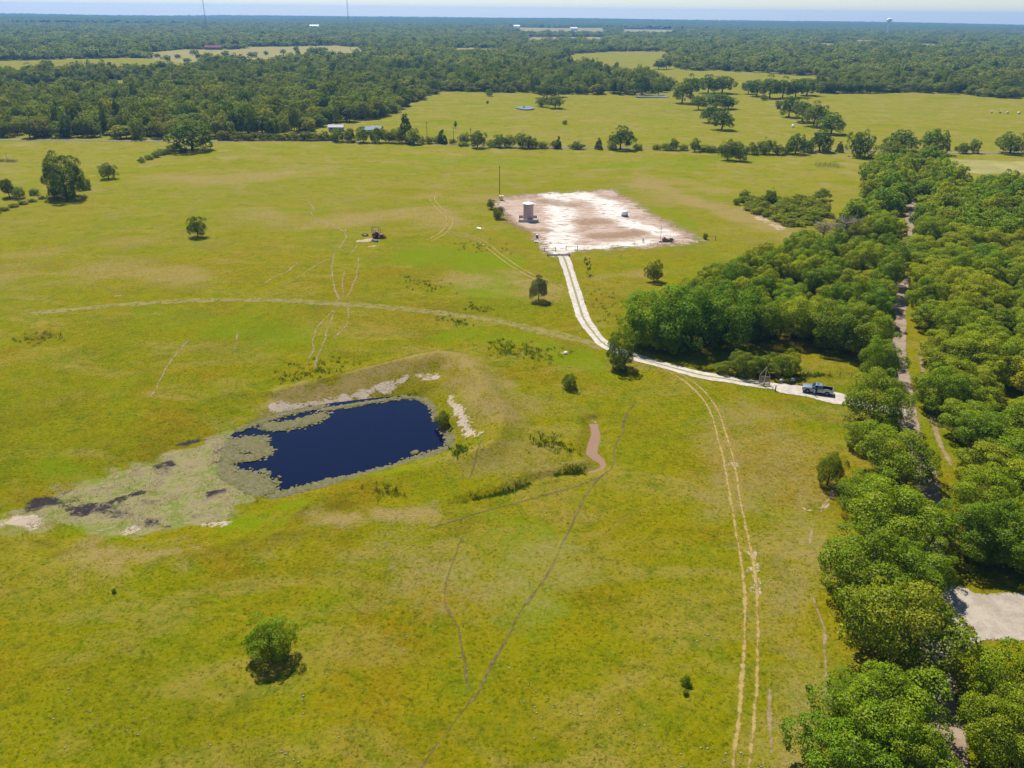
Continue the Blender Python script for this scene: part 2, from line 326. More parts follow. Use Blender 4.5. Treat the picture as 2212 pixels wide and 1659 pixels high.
def mask(name, nz, k=1.5, lo=.25, hi=.95): return mrange(nt, mth(nt, 'MULTIPLY', attr(nt, name), mth(nt, 'ADD', 1 - k * .5, mth(nt, 'MULTIPLY', nz, k))), lo, hi)
mixn = mth(nt, 'ADD', mth(nt, 'MULTIPLY', n3, .55), mth(nt, 'MULTIPLY', n4, .45))
mixw = mth(nt, 'ADD', mth(nt, 'MULTIPLY', n6, .34), mth(nt, 'ADD', mth(nt, 'MULTIPLY', n3, .36), mth(nt, 'MULTIPLY', n4, .30)))
base = mixc(nt, mth(nt, 'MULTIPLY', mask('lush', mixw, 3.6), .8), base, mixc(nt, n4, (.090, .140, .0015), (.140, .180, .002)))
base = mixc(nt, mth(nt, 'MULTIPLY', mask('brown', mixw, 3.6), .7), base, mixc(nt, n4, (.060, .056, .004), (.110, .082, .006)))
base = mixc(nt, mth(nt, 'MULTIPLY', mask('tan', mixw, 4.6, .15, .95), .86), base, mixc(nt, n4, (.175, .125, .028), (.275, .205, .090)))
mcol = ramp(nt, mth(nt, 'ADD', mth(nt, 'MULTIPLY', n6, .6), mth(nt, 'MULTIPLY', n4, .4)), [(.34, (.055, .046, .042)), (.42, (.180, .145, .085)), (.50, (.225, .195, .090)), (.58, (.115, .150, .016)), (.66, (.255, .215, .135))])
base = mixc(nt, mask('marsh', mixn, 2.2, .25, .75), base, mcol)
base = mixc(nt, mask('mud', mixn, 4.0, .35, .8), base, mixc(nt, n5, (.018, .014, .018), (.050, .040, .042)))
base = mixc(nt, mask('bare', mixn, 4.5, .42, .68), base, mixc(nt, n4, (.26, .19, .12), (.43, .36, .29)))
hgt = mth(nt, 'ADD', mth(nt, 'MULTIPLY', n4, .7), mth(nt, 'MULTIPLY', n5, .35))
bmp = nd(nt, 'Bump', {'Height': hgt, 'Strength': .9, 'Distance': .35})
b = nd(nt, 'BsdfPrincipled', {'Base Color': base, 'Roughness': 1., 'Specular IOR Level': .0, 'Normal': bmp.outputs[0]})
nt.links.new(b.outputs[0], out.inputs[0]); M_GRASS = m
ground = structure('ground', mesh_np('ground', np.stack([fx, fy, fz], 1), quads, M_GRASS, A, True))

# ------------------------------------------------------------------ sheets laid on the ground
def soil_mat(name, c0, c1, scale=.8, kind='edge', k=.9, rut=False, grass=(.14, .15, .006), amount=1., c2=None):
    """soil whose ragged border lets the turf below show; attribute sd = metres inside the border"""
    m, nt, out = new_mat(name); pos = nd(nt, 'NewGeometry').outputs['Position']
    a = noise(nt, pos, scale, 5, .65); bq = noise(nt, pos, scale * 6, 4, .6); col = mixc(nt, mrange(nt, a, .35, .65), c0, c1)
    col = mixc(nt, mth(nt, 'MULTIPLY', mrange(nt, bq, .5, .75), .5), col, tuple(x * .6 for x in c0))
    if c2: col = mixc(nt, mrange(nt, mth(nt, 'ADD', attr(nt, 'mid'), mth(nt, 'MULTIPLY', mth(nt, 'SUBTRACT', bq, .5), 1.6)), .45, .75), col, c2)
    e = mth(nt, 'ADD', attr(nt, 'sd'), mth(nt, 'MULTIPLY', mth(nt, 'SUBTRACT', mth(nt, 'ADD', mth(nt, 'MULTIPLY', a, .6), mth(nt, 'MULTIPLY', bq, .4)), .5), k * 2.2))
    al = mth(nt, 'MULTIPLY', mrange(nt, e, -.12, .12), amount)
    bs = nd(nt, 'BsdfPrincipled', {'Base Color': col, 'Roughness': .95, 'Specular IOR Level': .15, 'Normal': nd(nt, 'Bump', {'Height': bq, 'Strength': .5, 'Distance': .05}).outputs[0]})
    mx = nd(nt, 'MixShader', {0: al, 1: nd(nt, 'BsdfTransparent').outputs[0], 2: bs.outputs[0]}); nt.links.new(mx.outputs[0], out.inputs[0])
    return m
def ribbon_arrays(line, w, zoff, wj=.15, seed=0, n=7, fade=True):
    rs = np.random.RandomState(seed); t = np.gradient(line, axis=0); t /= np.hypot(t[:, 0], t[:, 1])[:, None] + 1e-9
    nrm = np.stack([-t[:, 1], t[:, 0]], 1); m = len(line)
    wv = w * (1 + wj * np.interp(np.arange(m), np.arange(0, m + 6, 5)[:max(2, (m + 6) // 5 + 1)], rs.randn(len(np.arange(0, m + 6, 5)[:max(2, (m + 6) // 5 + 1)]))))
    e = np.linspace(-1, 1, n); half = wv / 2 + .35
    X = line[:, None, 0] + nrm[:, None, 0] * e[None] * half[:, None]; Y = line[:, None, 1] + nrm[:, None, 1] * e[None] * half[:, None]
    sd = wv[:, None] / 2 - np.abs(e)[None] * half[:, None]
    if fade:
        L = np.concatenate([[0], np.cumsum(np.hypot(*np.diff(line, axis=0).T))]); en = np.minimum(L, L[-1] - L); sd = sd - np.maximum(0, .5 - en / 4)[:, None] * w
    mid = 1 - np.abs(e)[None] * half[:, None] / (wv[:, None] * .22)
    Z = height(X.ravel(), Y.ravel()) + zoff
    I = np.arange(m * n).reshape(m, n); Q = np.stack([I[:-1, :-1], I[1:, :-1], I[1:, 1:], I[:-1, 1:]], -1).reshape(-1, 4)
    return np.stack([X.ravel(), Y.ravel(), Z], 1), Q, sd.ravel(), np.clip(mid + 0 * sd, 0, 1).ravel()
def ribbons(name, lines, w, mat, zoff=.04, step=.8, wj=.15, wiggle=.0, label=None, fade=True):
    V, Q, S, Mi = [], [], [], []; o = 0
    for i, l in enumerate(lines):
        ln = smooth(np.asarray(l, float), step)
        if wiggle:
            rs = np.random.RandomState(i + 3); q = rs.randn(len(ln) // 4 + 3, 2) * wiggle
            ln = ln + np.stack([np.interp(np.arange(len(ln)) / 4., np.arange(len(q)), q[:, k]) for k in (0, 1)], 1)
        v, q, s, mi = ribbon_arrays(ln, w, zoff, wj, i, 7, fade); V.append(v); Q.append(q + o); S.append(s); Mi.append(mi); o += len(v)
    return structure(name, mesh_np(name, np.vstack(V), np.vstack(Q), mat, {'sd': np.concatenate(S), 'mid': np.concatenate(Mi)}, True), 'structure', label)
def sheet(name, poly, mat, zoff, res=.8, feather=1.2, label=None, zfix=None, extra=None):
    lo = poly.min(0) - feather - res; hi = poly.max(0) + feather + res
    xs = np.arange(lo[0], hi[0], res); ys = np.arange(lo[1], hi[1], res); X, Y = np.meshgrid(xs, ys); x, y = X.ravel(), Y.ravel()
    d = dist_line(poly, x, y, True); sd = np.where(inside(poly, x, y), d, -d); I = np.arange(len(x)).reshape(len(ys), len(xs))
    Q = np.stack([I[:-1, :-1], I[:-1, 1:], I[1:, 1:], I[1:, :-1]], -1).reshape(-1, 4); Q = Q[(sd[Q] > -feather).any(1)]
    z = (height(x, y) + zoff) if zfix is None else np.full(len(x), zfix)
    at = {'sd': sd, 'mid': np.zeros(len(x))}
    if extra: at.update(extra(x, y))
    keep = np.unique(Q); rm = np.full(len(x), -1); rm[keep] = np.arange(len(keep))
    return structure(name, mesh_np(name, np.stack([x, y, z], 1)[keep], rm[Q], mat, {k: v[keep] for k, v in at.items()}, True), 'structure', label)

M_GRAVEL = soil_mat('white_gravel', (0.347, 0.304, 0.248), (0.446, 0.409, 0.347), .7, k=.35, c2=(0.186, 0.167, 0.081))
M_PALE = soil_mat('pale_soil', (0.231, 0.165, 0.072), (0.303, 0.231, 0.132),  1.0, k=.55, amount=.68)
M_RUT = soil_mat('wheel_rut_soil', (0.216, 0.160, 0.0330), (0.306, 0.224, 0.0749),  1.4, k=.50, amount=.92)
M_PATH = soil_mat('trodden_soil', (0.083, 0.060, 0.0195), (0.186, 0.137, 0.0533),  1.2, k=.36, amount=.66)
M_LANE = soil_mat('old_lane_soil', (.170, .150, .022), (.245, .200, .060), .5, k=2.4, c2=None, amount=.7)
M_ROAD = soil_mat('dirt_road', (0.170, 0.124, 0.082), (0.245, 0.188, 0.132), .4, k=.8)
M_ROADG = soil_mat('bank_gravel', (0.238, 0.199, 0.1547), (0.314, 0.271, 0.2146), .5, k=1.6, c2=None)

DRIVE = g2([(1206, 548), (1217, 555), (1228, 585), (1240, 625), (1252, 665), (1261, 691), (1277, 715), (1300, 742), (1325, 757), (1353, 768), (1392, 780), (1452, 796), (1512, 811), (1572, 820), (1617, 828), (1692, 838), (1752, 848), (1812, 862), (1870, 878), (1955, 893)])
drive = ribbons('gravel_driveway', [DRIVE], 3.3, M_GRAVEL, .05, .7, .06, fade=False)
ribbons('gravel_driveway', [g2([(1668, 834), (1700, 841), (1752, 849), (1812, 864), (1840, 874)])], 4.6, soil_mat('worn_gravel', (0.322, 0.273, 0.223), (0.422, 0.378, 0.322), .8, k=.5), .07, .7, .12)
ROAD = g2([(2085, 1860), (2046, 1617), (2016, 1445), (2012, 1250), (2006, 1100), (1995, 1005), (1968, 940), (1949, 827), (1940, 753), (1943, 662), (1951, 596), (1958, 537), (1967, 455), (1975, 390), (1982, 330)])
ribbons('dirt_road', [ROAD], 3.2, M_ROAD, .04, 1.2, .06, fade=False)
ribbons('road_shoulder', [ROAD[5:9] + np.array([4.2, -1.2])], .7, M_PALE, .05, 1., .2)
COUNTY = g2([(-160, 303), (0, 303.5), (160, 304.5), (330, 306), (470, 306), (640, 307), (820, 310), (1000, 314), (1250, 317), (1440, 320), (1640, 322), (1820, 324), (2030, 327), (2212, 328), (2400, 331)])
ribbons('county_road', [COUNTY], 3.6, soil_mat('county_road_gravel', (0.140, 0.122, 0.0980), (0.182, 0.161, 0.1295), .2, k=.5), .12, 4., .05, fade=False)
def gauge(line, g):
    l = smooth(line, 1.); t = np.gradient(l, axis=0); t /= np.hypot(*t.T)[:, None]; n = np.stack([-t[:, 1], t[:, 0]], 1); return [l[::3] + n[::3] * g / 2, l[::3] - n[::3] * g / 2]
LR = g2([(1440, 803), (1468, 818), (1494, 838), (1520, 866), (1538, 900), (1550, 945), (1563, 995), (1579, 1085), (1594, 1175), (1604, 1247), (1609, 1310), (1607, 1400), (1601, 1490), (1590, 1603), (1580, 1690)])
RR = g2([(1450, 800), (1484, 818), (1512, 838), (1537, 866), (1555, 897), (1569, 945), (1585, 995), (1600, 1085), (1616, 1165), (1628, 1220), (1633, 1288), (1636, 1378), (1633, 1490), (1626, 1580), (1616, 1690)])
ribbons('wheel_track', [LR, RR], .40, M_RUT, .04, .6, .2, .04, 'pair of pale wheel ruts running down the right of the pasture')
TR2 = g2([(1222, 628), (1192, 613), (1150, 597), (1108, 573), (1072, 547), (1048, 527), (1024, 515), (979, 506), (930, 503)])
ribbons('wheel_track', gauge(TR2, 1.9), .40, M_RUT, .04, .8, .2, .05, 'pair of pale wheel ruts from the driveway toward the tractor')
TR3 = g2([(956, 416), (938, 422), (934, 432), (944, 446), (958, 460), (970, 475), (969, 490), (955, 506), (935, 518), (915, 526)])
ribbons('wheel_track', gauge(TR3, 2.0), .45, M_RUT, .04, .8, .2, .05, 'curving pair of wheel ruts left of the gravel pad')
LANE = g2([(1306, 757), (1254, 738), (1153, 714), (1078, 695), (965, 679), (834, 666), (722, 660), (628, 655), (553, 654), (420, 655), (300, 660), (150, 671), (60, 680)])
ribbons('grass_lane', [LANE], 3.0, M_LANE, .03, 1., .15)
PALE = [[(665, 436), (678, 451), (673, 462), (686, 472), (702, 482), (722, 490), (737, 497), (745, 504)], [(757, 478), (752, 488), (745, 504), (748, 518), (729, 542), (721, 558), (718, 590), (721, 616), (732, 656), (729, 667), (705, 688), (686, 710), (678, 736), (678, 760), (664, 780)],
        [(732, 660), (724, 675), (708, 715), (697, 752), (684, 774), (681, 795)], [(740, 662), (754, 672), (750, 696), (737, 718), (718, 734)], [(718, 562), (686, 576), (646, 603), (618, 618)], [(646, 571), (622, 591), (596, 602), (570, 620)],
        [(773, 531), (766, 544), (754, 556)], [(410, 739), (370, 784), (345, 829), (328, 861)], [(515, 719), (510, 754), (500, 771)], [(745, 585), (740, 620), (742, 650)], [(775, 560), (770, 600), (752, 645)],
        [(1806, 1054), (1779, 1103), (1757, 1139), (1748, 1195)], [(1752, 1283), (1766, 1328), (1779, 1369), (1781, 1418), (1784, 1481), (1775, 1535)], [(1660, 1480), (1664, 1560), (1668, 1640)]]
ribbons('cattle_path', [g2(p) for p in PALE], .36, M_PALE, .04, .7, .45, .12, 'pale bare cattle paths worn across the pasture')
DARK = [[(1372, 870), (1350, 902), (1346, 932), (1329, 962), (1324, 1003), (1318, 1015), (1300, 1031), (1266, 1072), (1230, 1148), (1203, 1202), (1162, 1270), (1117, 1337), (1086, 1400), (1054, 1454), (1023, 1513), (978, 1567), (933, 1625), (890, 1690)],
        [(1000, 1162), (978, 1220), (962, 1265), (964, 1310), (991, 1364), (1000, 1423), (1006, 1490), (1010, 1524)]]
ribbons('trodden_path', [g2(DARK[0]), g2(DARK[1])], .25, M_PATH, .04, .5, .45, .10, 'narrow brown trodden paths crossing the foreground grass')
ribbons('trodden_path', [g2([(1300, 1031), (1234, 1056), (1144, 1082), (1054, 1106), (964, 1134), (915, 1150)]), g2([(1040, 962), (1030, 1000), (1008, 1050)])], .28, M_PATH, .04, .5, .3, .05, 'faint narrow trodden paths below the pond')

# gravel pad
PAD = g2([(940 + a * .3, 331.8 + b * .3) for a, b in [(425, 345), (480, 318), (600, 305), (720, 292), (900, 285), (1100, 276), (1270, 262), (1330, 290), (1420, 345), (1560, 425), (1700, 505), (1850, 590), (1915, 625), (1800, 650), (1700, 662), (1560, 680), (1400, 682), (1250, 690), (1100, 700), (1000, 715), (960, 728), (860, 738), (800, 722), (775, 660), (700, 585), (600, 530), (540, 500), (480, 420)]])
def pad_extra(x, y):
    a = np.zeros(len(x)); b2 = np.zeros(len(x))
    for pts, w in [([(1090, 300), (1200, 365), (1210, 470), (1215, 545)], 7), ([(1180, 425), (1260, 430), (1330, 455), (1370, 480), (1430, 505)], 6), ([(1240, 425), (1310, 440)], 6), ([(1220, 535), (1330, 535), (1450, 515)], 4)]:
        pass
    def blob(arr, pts, w, s=1.):
        p = smooth(g2(pts), 2.) if len(pts) > 2 else g2(pts)
        np.maximum(arr, s * (1 - sstep(.2 * w, 1.7 * w, dist_line(p, x, y))), out=arr)
    for pts, w in [([(1205, 425), (1215, 470), (1212, 510), (1208, 548)], 7), ([(1190, 424), (1260, 424), (1310, 440), (1330, 470)], 8), ([(1325, 470), (1380, 490), (1440, 505)], 6), ([(1220, 534), (1300, 533), (1400, 522)], 4)]: blob(a, pts, w)
    for pts, w, s in [([(1180, 435), (1230, 443)], 6, .9), ([(1265, 480), (1300, 478)], 7, .9), ([(1290, 510), (1340, 508), (1375, 502)], 5, 1.), ([(1100, 430), (1160, 425)], 4, .7), ([(1400, 465), (1450, 490), (1490, 512)], 3, .6),
                      ([(1090, 465), (1120, 492), (1180, 498)], 3, .9), ([(1300, 425), (1340, 430)], 5, .7), ([(1350, 470), (1400, 470)], 4, .6), ([(1240, 500), (1260, 495)], 4, .6)]: blob(b2, pts, w, s)
    return {'white': a, 'red': b2}
m, nt, out = new_mat('caliche_pad'); pos = nd(nt, 'NewGeometry').outputs['Position']
a1 = noise(nt, pos, .10, 5, .65, 1.2); a2 = noise(nt, pos, .5, 5, .65); a3 = noise(nt, pos, 2., 3, .6)
str_ = noise(nt, nd(nt, 'VectorMath', {0: pos, 1: (.16, .5, 1)}, operation='MULTIPLY').outputs[0], 1., 5, .65, .8)
col = ramp(nt, str_, [(.3, (.185, .112, .070)), (.45, (.300, .212, .160)), (.6, (.365, .290, .230)), (.75, (.225, .150, .100))])
def pm(name, k, lo, hi): return mrange(nt, mth(nt, 'ADD', attr(nt, name), mth(nt, 'MULTIPLY', mth(nt, 'SUBTRACT', mth(nt, 'ADD', mth(nt, 'MULTIPLY', str_, .6), mth(nt, 'MULTIPLY', a2, .4)), .5), k)), lo, hi)
col = mixc(nt, pm('white', 4.2, .45, 1.15), col, (.50, .47, .42))
col = mixc(nt, mth(nt, 'MULTIPLY', pm('red', 4.4, .40, .95), .85), col, mixc(nt, a2, (.150, .078, .045), (.200, .140, .060)))
col = mixc(nt, mth(nt, 'MULTIPLY', mrange(nt, a3, .6, .78), .4), col, (.17, .13, .08))
e = mth(nt, 'ADD', attr(nt, 'sd'), mth(nt, 'MULTIPLY', mth(nt, 'SUBTRACT', mth(nt, 'ADD', mth(nt, 'MULTIPLY', a1, .5), mth(nt, 'MULTIPLY', a2, .5)), .46), 26.))
al = mrange(nt, e, -1.2, 4.0)
bs = nd(nt, 'BsdfPrincipled', {'Base Color': col, 'Roughness': .95, 'Specular IOR Level': .1, 'Normal': nd(nt, 'Bump', {'Height': a2, 'Strength': .5, 'Distance': .3}).outputs[0]})
mx = nd(nt, 'MixShader', {0: al, 1: nd(nt, 'BsdfTransparent').outputs[0], 2: bs.outputs[0]}); nt.links.new(mx.outputs[0], out.inputs[0])
sheet('gravel_pad', PAD, m, .03, 1.0, 9., None, None, pad_extra)
# gravel entrance at the lower right and a pale mown field at the right
APR = g2([(2025, 1262), (2060, 1272), (2120, 1292), (2212, 1288), (2330, 1290), (2330, 1385), (2212, 1392), (2120, 1388), (2060, 1425), (2040, 1500), (2005, 1440), (1990, 1380), (1985, 1300)])
sheet('gravel_entrance', APR, M_ROADG, .06, .5, 2.6)
FLD = g2([(2020, 336), (2100, 343), (2300, 352), (2300, 372), (2130, 376), (2060, 366)])
sheet('mown_field', FLD, soil_mat('straw_grass', (0.177, 0.170, 0.0392), (0.247, 0.213, 0.0693), .06, k=6.), .06, 3., 6.)

# ------------------------------------------------------------------ water
def water_mat(name, col, rough=.04, bump=.05):
    m, nt, out = new_mat(name); pos = nd(nt, 'NewGeometry').outputs['Position']
    bm_ = nd(nt, 'Bump', {'Height': noise(nt, pos, 2.5, 3), 'Strength': bump, 'Distance': .05})
    c = mixc(nt, noise(nt, pos, .15, 3), tuple(x * .85 for x in col), tuple(x * 1.15 for x in col))
    b = nd(nt, 'BsdfPrincipled', {'Base Color': c, 'Roughness': rough, 'IOR': 1.33, 'Normal': bm_.outputs[0]}); nt.links.new(b.outputs[0], out.inputs[0]); return m
def flat(name, poly, z, mat):
    p = smooth(np.vstack([poly, poly[:1]]), 1.2)[:-1]; bm = bmesh.new(); f = bm.faces.new([bm.verts.new((a, b, z)) for a, b in p])
    if f.normal.z < 0: f.normal_flip()
    bmesh.ops.triangulate(bm, faces=[f]); me = D.meshes.new(name); bm.to_mesh(me); bm.free(); me.materials.append(mat)
    for q in me.polygons:
        if q.normal.z < 0: q.flip()
    return structure(name, me)
ctr = POND.mean(0); flat('pond_water', ctr + (POND - ctr) * 1.03, ZW, water_mat('pond_water', (.0010, .0018, .015)))
flat('marsh_water', MARSH, ZW - .015, water_mat('marsh_water', (.030, .024, .032), .15))
flat('puddle_water', PUDDLE, -.62, water_mat('muddy_water', (.20, .115, .065), .35))
M_FARW = water_mat('far_pond_water', (.13, .15, .16), .35)
flat('stock_pond', g2([(1112, 234), (1122, 232), (1140, 231.5), (1153, 233.5), (1150, 237), (1132, 238)]), .6, M_FARW)
flat('stock_pond', g2([(1372, 209), (1380, 207.5), (1440, 208), (1441, 211), (1436, 212), (1400, 211), (1378, 211)]), .6, M_FARW)
flat('stock_pond', g2([(1412, 172), (1450, 172.5), (1450, 174.5), (1418, 175)]), .6, M_FARW)

# ================================================================== TREES
def leaf_mat(name, cols, trans=.36, sat=1.0):
    m, nt, out = new_mat(name); oi = nd(nt, 'ObjectInfo'); ri = nd(nt, 'NewGeometry').outputs['Random Per Island']
    c = ramp(nt, oi.outputs['Random'], [(i / max(1, len(cols) - 1), k) for i, k in enumerate(cols)])
    pos = nd(nt, 'NewGeometry').outputs['Position']
    sv = attr(nt, 'spray'); c = mixc(nt, mth(nt, 'MULTIPLY', mrange(nt, sv, .45, 1.), .55), c, (.190, .205, .005)); c = mixc(nt, mth(nt, 'MULTIPLY', mrange(nt, sv, .0, .4, 1, 0), .35), c, (.060, .100, .005))  # random lobe tints: light variation put into colour, mixed with new-growth hues
    v = mrange(nt, ri, 0, 1, .55, 1.45, False)
    c = mixc(nt, 1., c, nd(nt, 'CombineColor', {0: v, 1: v, 2: v}).outputs[0], 'MULTIPLY')
    c = mixc(nt, mth(nt, 'MULTIPLY', mrange(nt, ri, .86, .95), .5), c, (.17, .17, .02))
    c = mixc(nt, 1., c, oi.outputs['Color'], 'MULTIPLY')
    tc = mixc(nt, 1., c, (1.25, 1.35, .5), 'MULTIPLY')
    d = nd(nt, 'BsdfDiffuse', {'Color': c}); t = nd(nt, 'BsdfTranslucent', {'Color': tc}); g = nd(nt, 'BsdfGlossy', {'Color': (.8, .85, .8, 1), 'Roughness': .5})
    mx = nd(nt, 'MixShader', {0: trans, 1: d.outputs[0], 2: t.outputs[0]}); mx2 = nd(nt, 'MixShader', {0: .008, 1: mx.outputs[0], 2: g.outputs[0]})
    nt.links.new(mx2.outputs[0], out.inputs[0]); return m
M_OAK = leaf_mat('oak_leaves', [(0.108, 0.165, 0.0023), (0.142, 0.196, 0.0023), (0.177, 0.213, 0.0026), (0.125, 0.189, 0.0023), (0.194, 0.219, 0.0029), (0.113, 0.159, 0.0034)])
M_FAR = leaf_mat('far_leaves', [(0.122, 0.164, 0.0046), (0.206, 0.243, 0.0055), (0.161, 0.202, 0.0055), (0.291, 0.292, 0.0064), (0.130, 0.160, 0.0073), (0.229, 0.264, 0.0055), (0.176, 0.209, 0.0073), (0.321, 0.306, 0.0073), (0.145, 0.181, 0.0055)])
M_LIME = leaf_mat('lime_leaves', [(0.165, 0.203, 0.0018), (0.196, 0.218, 0.0018), (0.149, 0.194, 0.0018)])
M_GREY = leaf_mat('grey_leaves', [(.130, .150, .050), (.115, .130, .045)])
M_SCRUB = leaf_mat('scrub_leaves', [(0.175, 0.189, 0.0036), (0.129, 0.160, 0.0036), (0.196, 0.194, 0.0050), (0.149, 0.174, 0.0036)])
M_DEAD = plain('bare_twigs', (.20, .17, .135), .9, vary=.3, spec=.1)
M_BARK = plain('bark', (.085, .066, .048), .95, vary=.35, scale=6, spec=.1)

def lobes_for(shape, rs):
    c, r = [], []; ph = rs.uniform(0, 6.28)
    def put(n, el0, el1, cz, rx, rz, r0, r1, jit=.03):
        for i in range(n):
            az = 2.39996 * i + rs.uniform(-.35, .35); s = rs.uniform(math.sin(math.radians(el0)), math.sin(math.radians(el1))); el = math.asin(s); k = rs.uniform(.62, 1.12) * (1 + .16 * math.sin(2 * az + ph) + .10 * math.sin(3 * az + 2 * ph))
            c.append((rx * k * math.cos(el) * math.cos(az), rx * k * math.cos(el) * math.sin(az), cz + rz * k * math.sin(el))); r.append(rs.uniform(r0, r1))
    if shape == 'oak': put(52, -42, 90, .50, .38, .40, .06, .15); put(10, -30, 60, .48, .20, .24, .14, .2)
    elif shape == 'edge': put(56, -62, 90, .50, .39, .41, .06, .145); put(11, -60, 60, .45, .22, .3, .14, .2)
    elif shape == 'tall':
        put(40, -45, 90, .55, .33, .40, .06, .15); put(9, -40, 60, .5, .15, .25, .13, .18)
        for i in range(3): c.append((rs.uniform(-.15, .15), rs.uniform(-.15, .15), .86 + .03 * i)); r.append(.09)
    elif shape == 'cone':
        for i in range(34):
            h = rs.uniform(.08, .95); w = .40 * (1 - h) ** .75 + .03; az = 2.4 * i; c.append((w * .75 * math.cos(az), w * .75 * math.sin(az), h)); r.append(.07 + .07 * (1 - h))
    elif shape == 'shrub': put(20, -15, 90, .30, .33, .45, .12, .2); put(5, 0, 60, .25, .15, .2, .18, .24)
    elif shape == 'layer':
        for i in range(30):
            h = rs.uniform(.30, .93); w = .42 * math.sin(math.pi * min(1, (h - .18) / .85)) ** .6; az = 2.4 * i; c.append((w * .85 * math.cos(az), w * .85 * math.sin(az), h)); r.append(rs.uniform(.06, .11))
    elif shape == 'vine':
        for i in range(90):
            h = rs.uniform(.05, .93); w = .42 * (1 - max(0, h - .5) * 1.1); az = 2.4 * i; k = rs.uniform(.25, 1.); c.append((w * k * math.cos(az), w * k * math.sin(az), h)); r.append(rs.uniform(.11, .18))
    elif shape == 'open':
        for i in range(60):
            h = rs.uniform(.10, .94); w = .46 * math.sin(math.pi * min(1, .12 + h * .8)) ** .7; az = 2.4 * i; k = rs.uniform(.3, 1.05); c.append((w * k * math.cos(az), w * k * math.sin(az), h)); r.append(rs.uniform(.06, .135))
    elif shape == 'sparse':
        for i in range(16):
            h = rs.uniform(.25, .95); az = 2.4 * i; w = rs.uniform(.1, .38); c.append((w * math.cos(az), w * math.sin(az), h)); r.append(rs.uniform(.05, .10))
    return np.array(c), np.array(r)
def leaves(seed, shape, n, leaf, squash=1.):
    rs = np.random.RandomState(seed); c, r = lobes_for(shape, rs); k = rs.choice(len(c), n, p=r ** 2 / (r ** 2).sum())
    ctr = np.array([0, 0, .45]); outw = c[k] - ctr; outw /= np.linalg.norm(outw, axis=1)[:, None] + 1e-6
    d = rs.randn(n, 3); d /= np.linalg.norm(d, axis=1)[:, None]; d = d + .55 * outw + np.array([0, 0, .25]); d /= np.linalg.norm(d, axis=1)[:, None]
    p = c[k] + d * r[k][:, None] * (.80 + .32 * rs.rand(n) ** 1.5)[:, None]
    deep = np.zeros(n, bool)
    for j in range(len(c)): deep |= (np.linalg.norm(p - c[j], axis=1) < .72 * r[j])
    keep = (~deep) | (rs.rand(n) < .18); keep &= p[:, 2] > .01
    p, d = p[keep], d[keep]; n = len(p)
    nn = d + .5 * rs.randn(n, 3) + np.array([0, 0, .15]); nn /= np.linalg.norm(nn, axis=1)[:, None]
    t = np.cross(nn, rs.randn(n, 3)); t /= np.linalg.norm(t, axis=1)[:, None] + 1e-9; w = np.cross(nn, t)
    s = leaf * rs.uniform(.6, 1.35, n)[:, None]; a = rs.uniform(.75, 1.25, (n, 1)); b2 = rs.uniform(.45, .8, (n, 1)); bend = nn * s * .22
    V = np.stack([p + t * s * a * .5 - bend, p + w * s * b2 * .5 + bend * .5, p - t * s * a * .5 - bend, p - w * s * b2 * .5 + bend * .5], 1).reshape(-1, 3)
    lv = rs.rand(len(c))[k[keep]] if True else 0
    return V, np.arange(4 * n).reshape(n, 4), np.repeat(lv, 4)
def trunk_mesh(name, shape, seed, dead=False):
    rs = np.random.RandomState(seed); mb = MB(); top = {'oak': .55, 'edge': .55, 'tall': .7, 'cone': .85, 'shrub': .35, 'layer': .8, 'vine': .75, 'sparse': .85, 'open': .8, 'dead': .6}[shape]
    r0 = .028 if shape not in ('shrub', 'sparse') else .02
    pts = [Vector((0, 0, -.03)), Vector((rs.uniform(-.02, .02), rs.uniform(-.02, .02), top * .4)), Vector((rs.uniform(-.04, .04), rs.uniform(-.04, .04), top))]
    mb.tube(pts[0], pts[1], r0 * 1.25, r0 * .8, 7); mb.tube(pts[1], pts[2], r0 * .8, r0 * .35, 7)
    for i in range(9 if not dead else 26):
        h = rs.uniform(.35, 1.) * top; a = 2.4 * i + rs.uniform(-.3, .3); L = rs.uniform(.18, .36); st = pts[1].lerp(pts[2], max(0, (h - top * .4) / (top * .6))) if h > top * .4 else pts[0].lerp(pts[1], h / (top * .4))
        en = st + Vector((math.cos(a) * L, math.sin(a) * L, rs.uniform(.06, .26))); mb.tube(st, en, r0 * .42, r0 * .1, 5)
        if dead:
            for q in range(14):
                m1 = st.lerp(en, rs.uniform(.3, 1.)); e2 = m1 + Vector((rs.uniform(-.16, .16), rs.uniform(-.16, .16), rs.uniform(.0, .17))); mb.tube(m1, e2, r0 * .14, r0 * .03, 3, False)
    me = D.meshes.new(name); me.from_pydata([tuple(v) for v in mb.v], [], mb.f); me.materials.append(M_DEAD if dead else M_BARK); return me
LOD = {0: (21000, .0235), 1: (4200, .052), 2: (620, .135)}
MATS = {'oak': M_OAK, 'far': M_FAR, 'lime': M_LIME, 'grey': M_GREY, 'scrub': M_SCRUB}
_crowns, _trunks = {}, {}
def crown_mesh(shape, var, lod, mat):
    k = (shape, var, lod, mat)
    if k not in _crowns:
        n, lf = LOD[lod]
        if shape == 'shrub': n, lf = int(n * .42), lf * 1.5
        if shape == 'open': n, lf = int(n * .7), lf * 1.05
        if shape == 'sparse': n, lf = int(n * .10), lf * 1.5
        if shape == 'layer': n, lf = int(n * .75), lf * 1.1
        V, Q, lv = leaves(100 + var * 17 + sum(map(ord, shape)), shape, n, lf); _crowns[k] = mesh_np('crown_%s' % shape, V, Q, MATS[mat], {'spray': lv})
    return _crowns[k]
def trunk_of(shape, var):
    k = (shape, var % 2)
    if k not in _trunks: _trunks[k] = trunk_mesh('trunk_%s' % shape, shape, 5 + var % 2)
    return _trunks[k]
SRC = {}
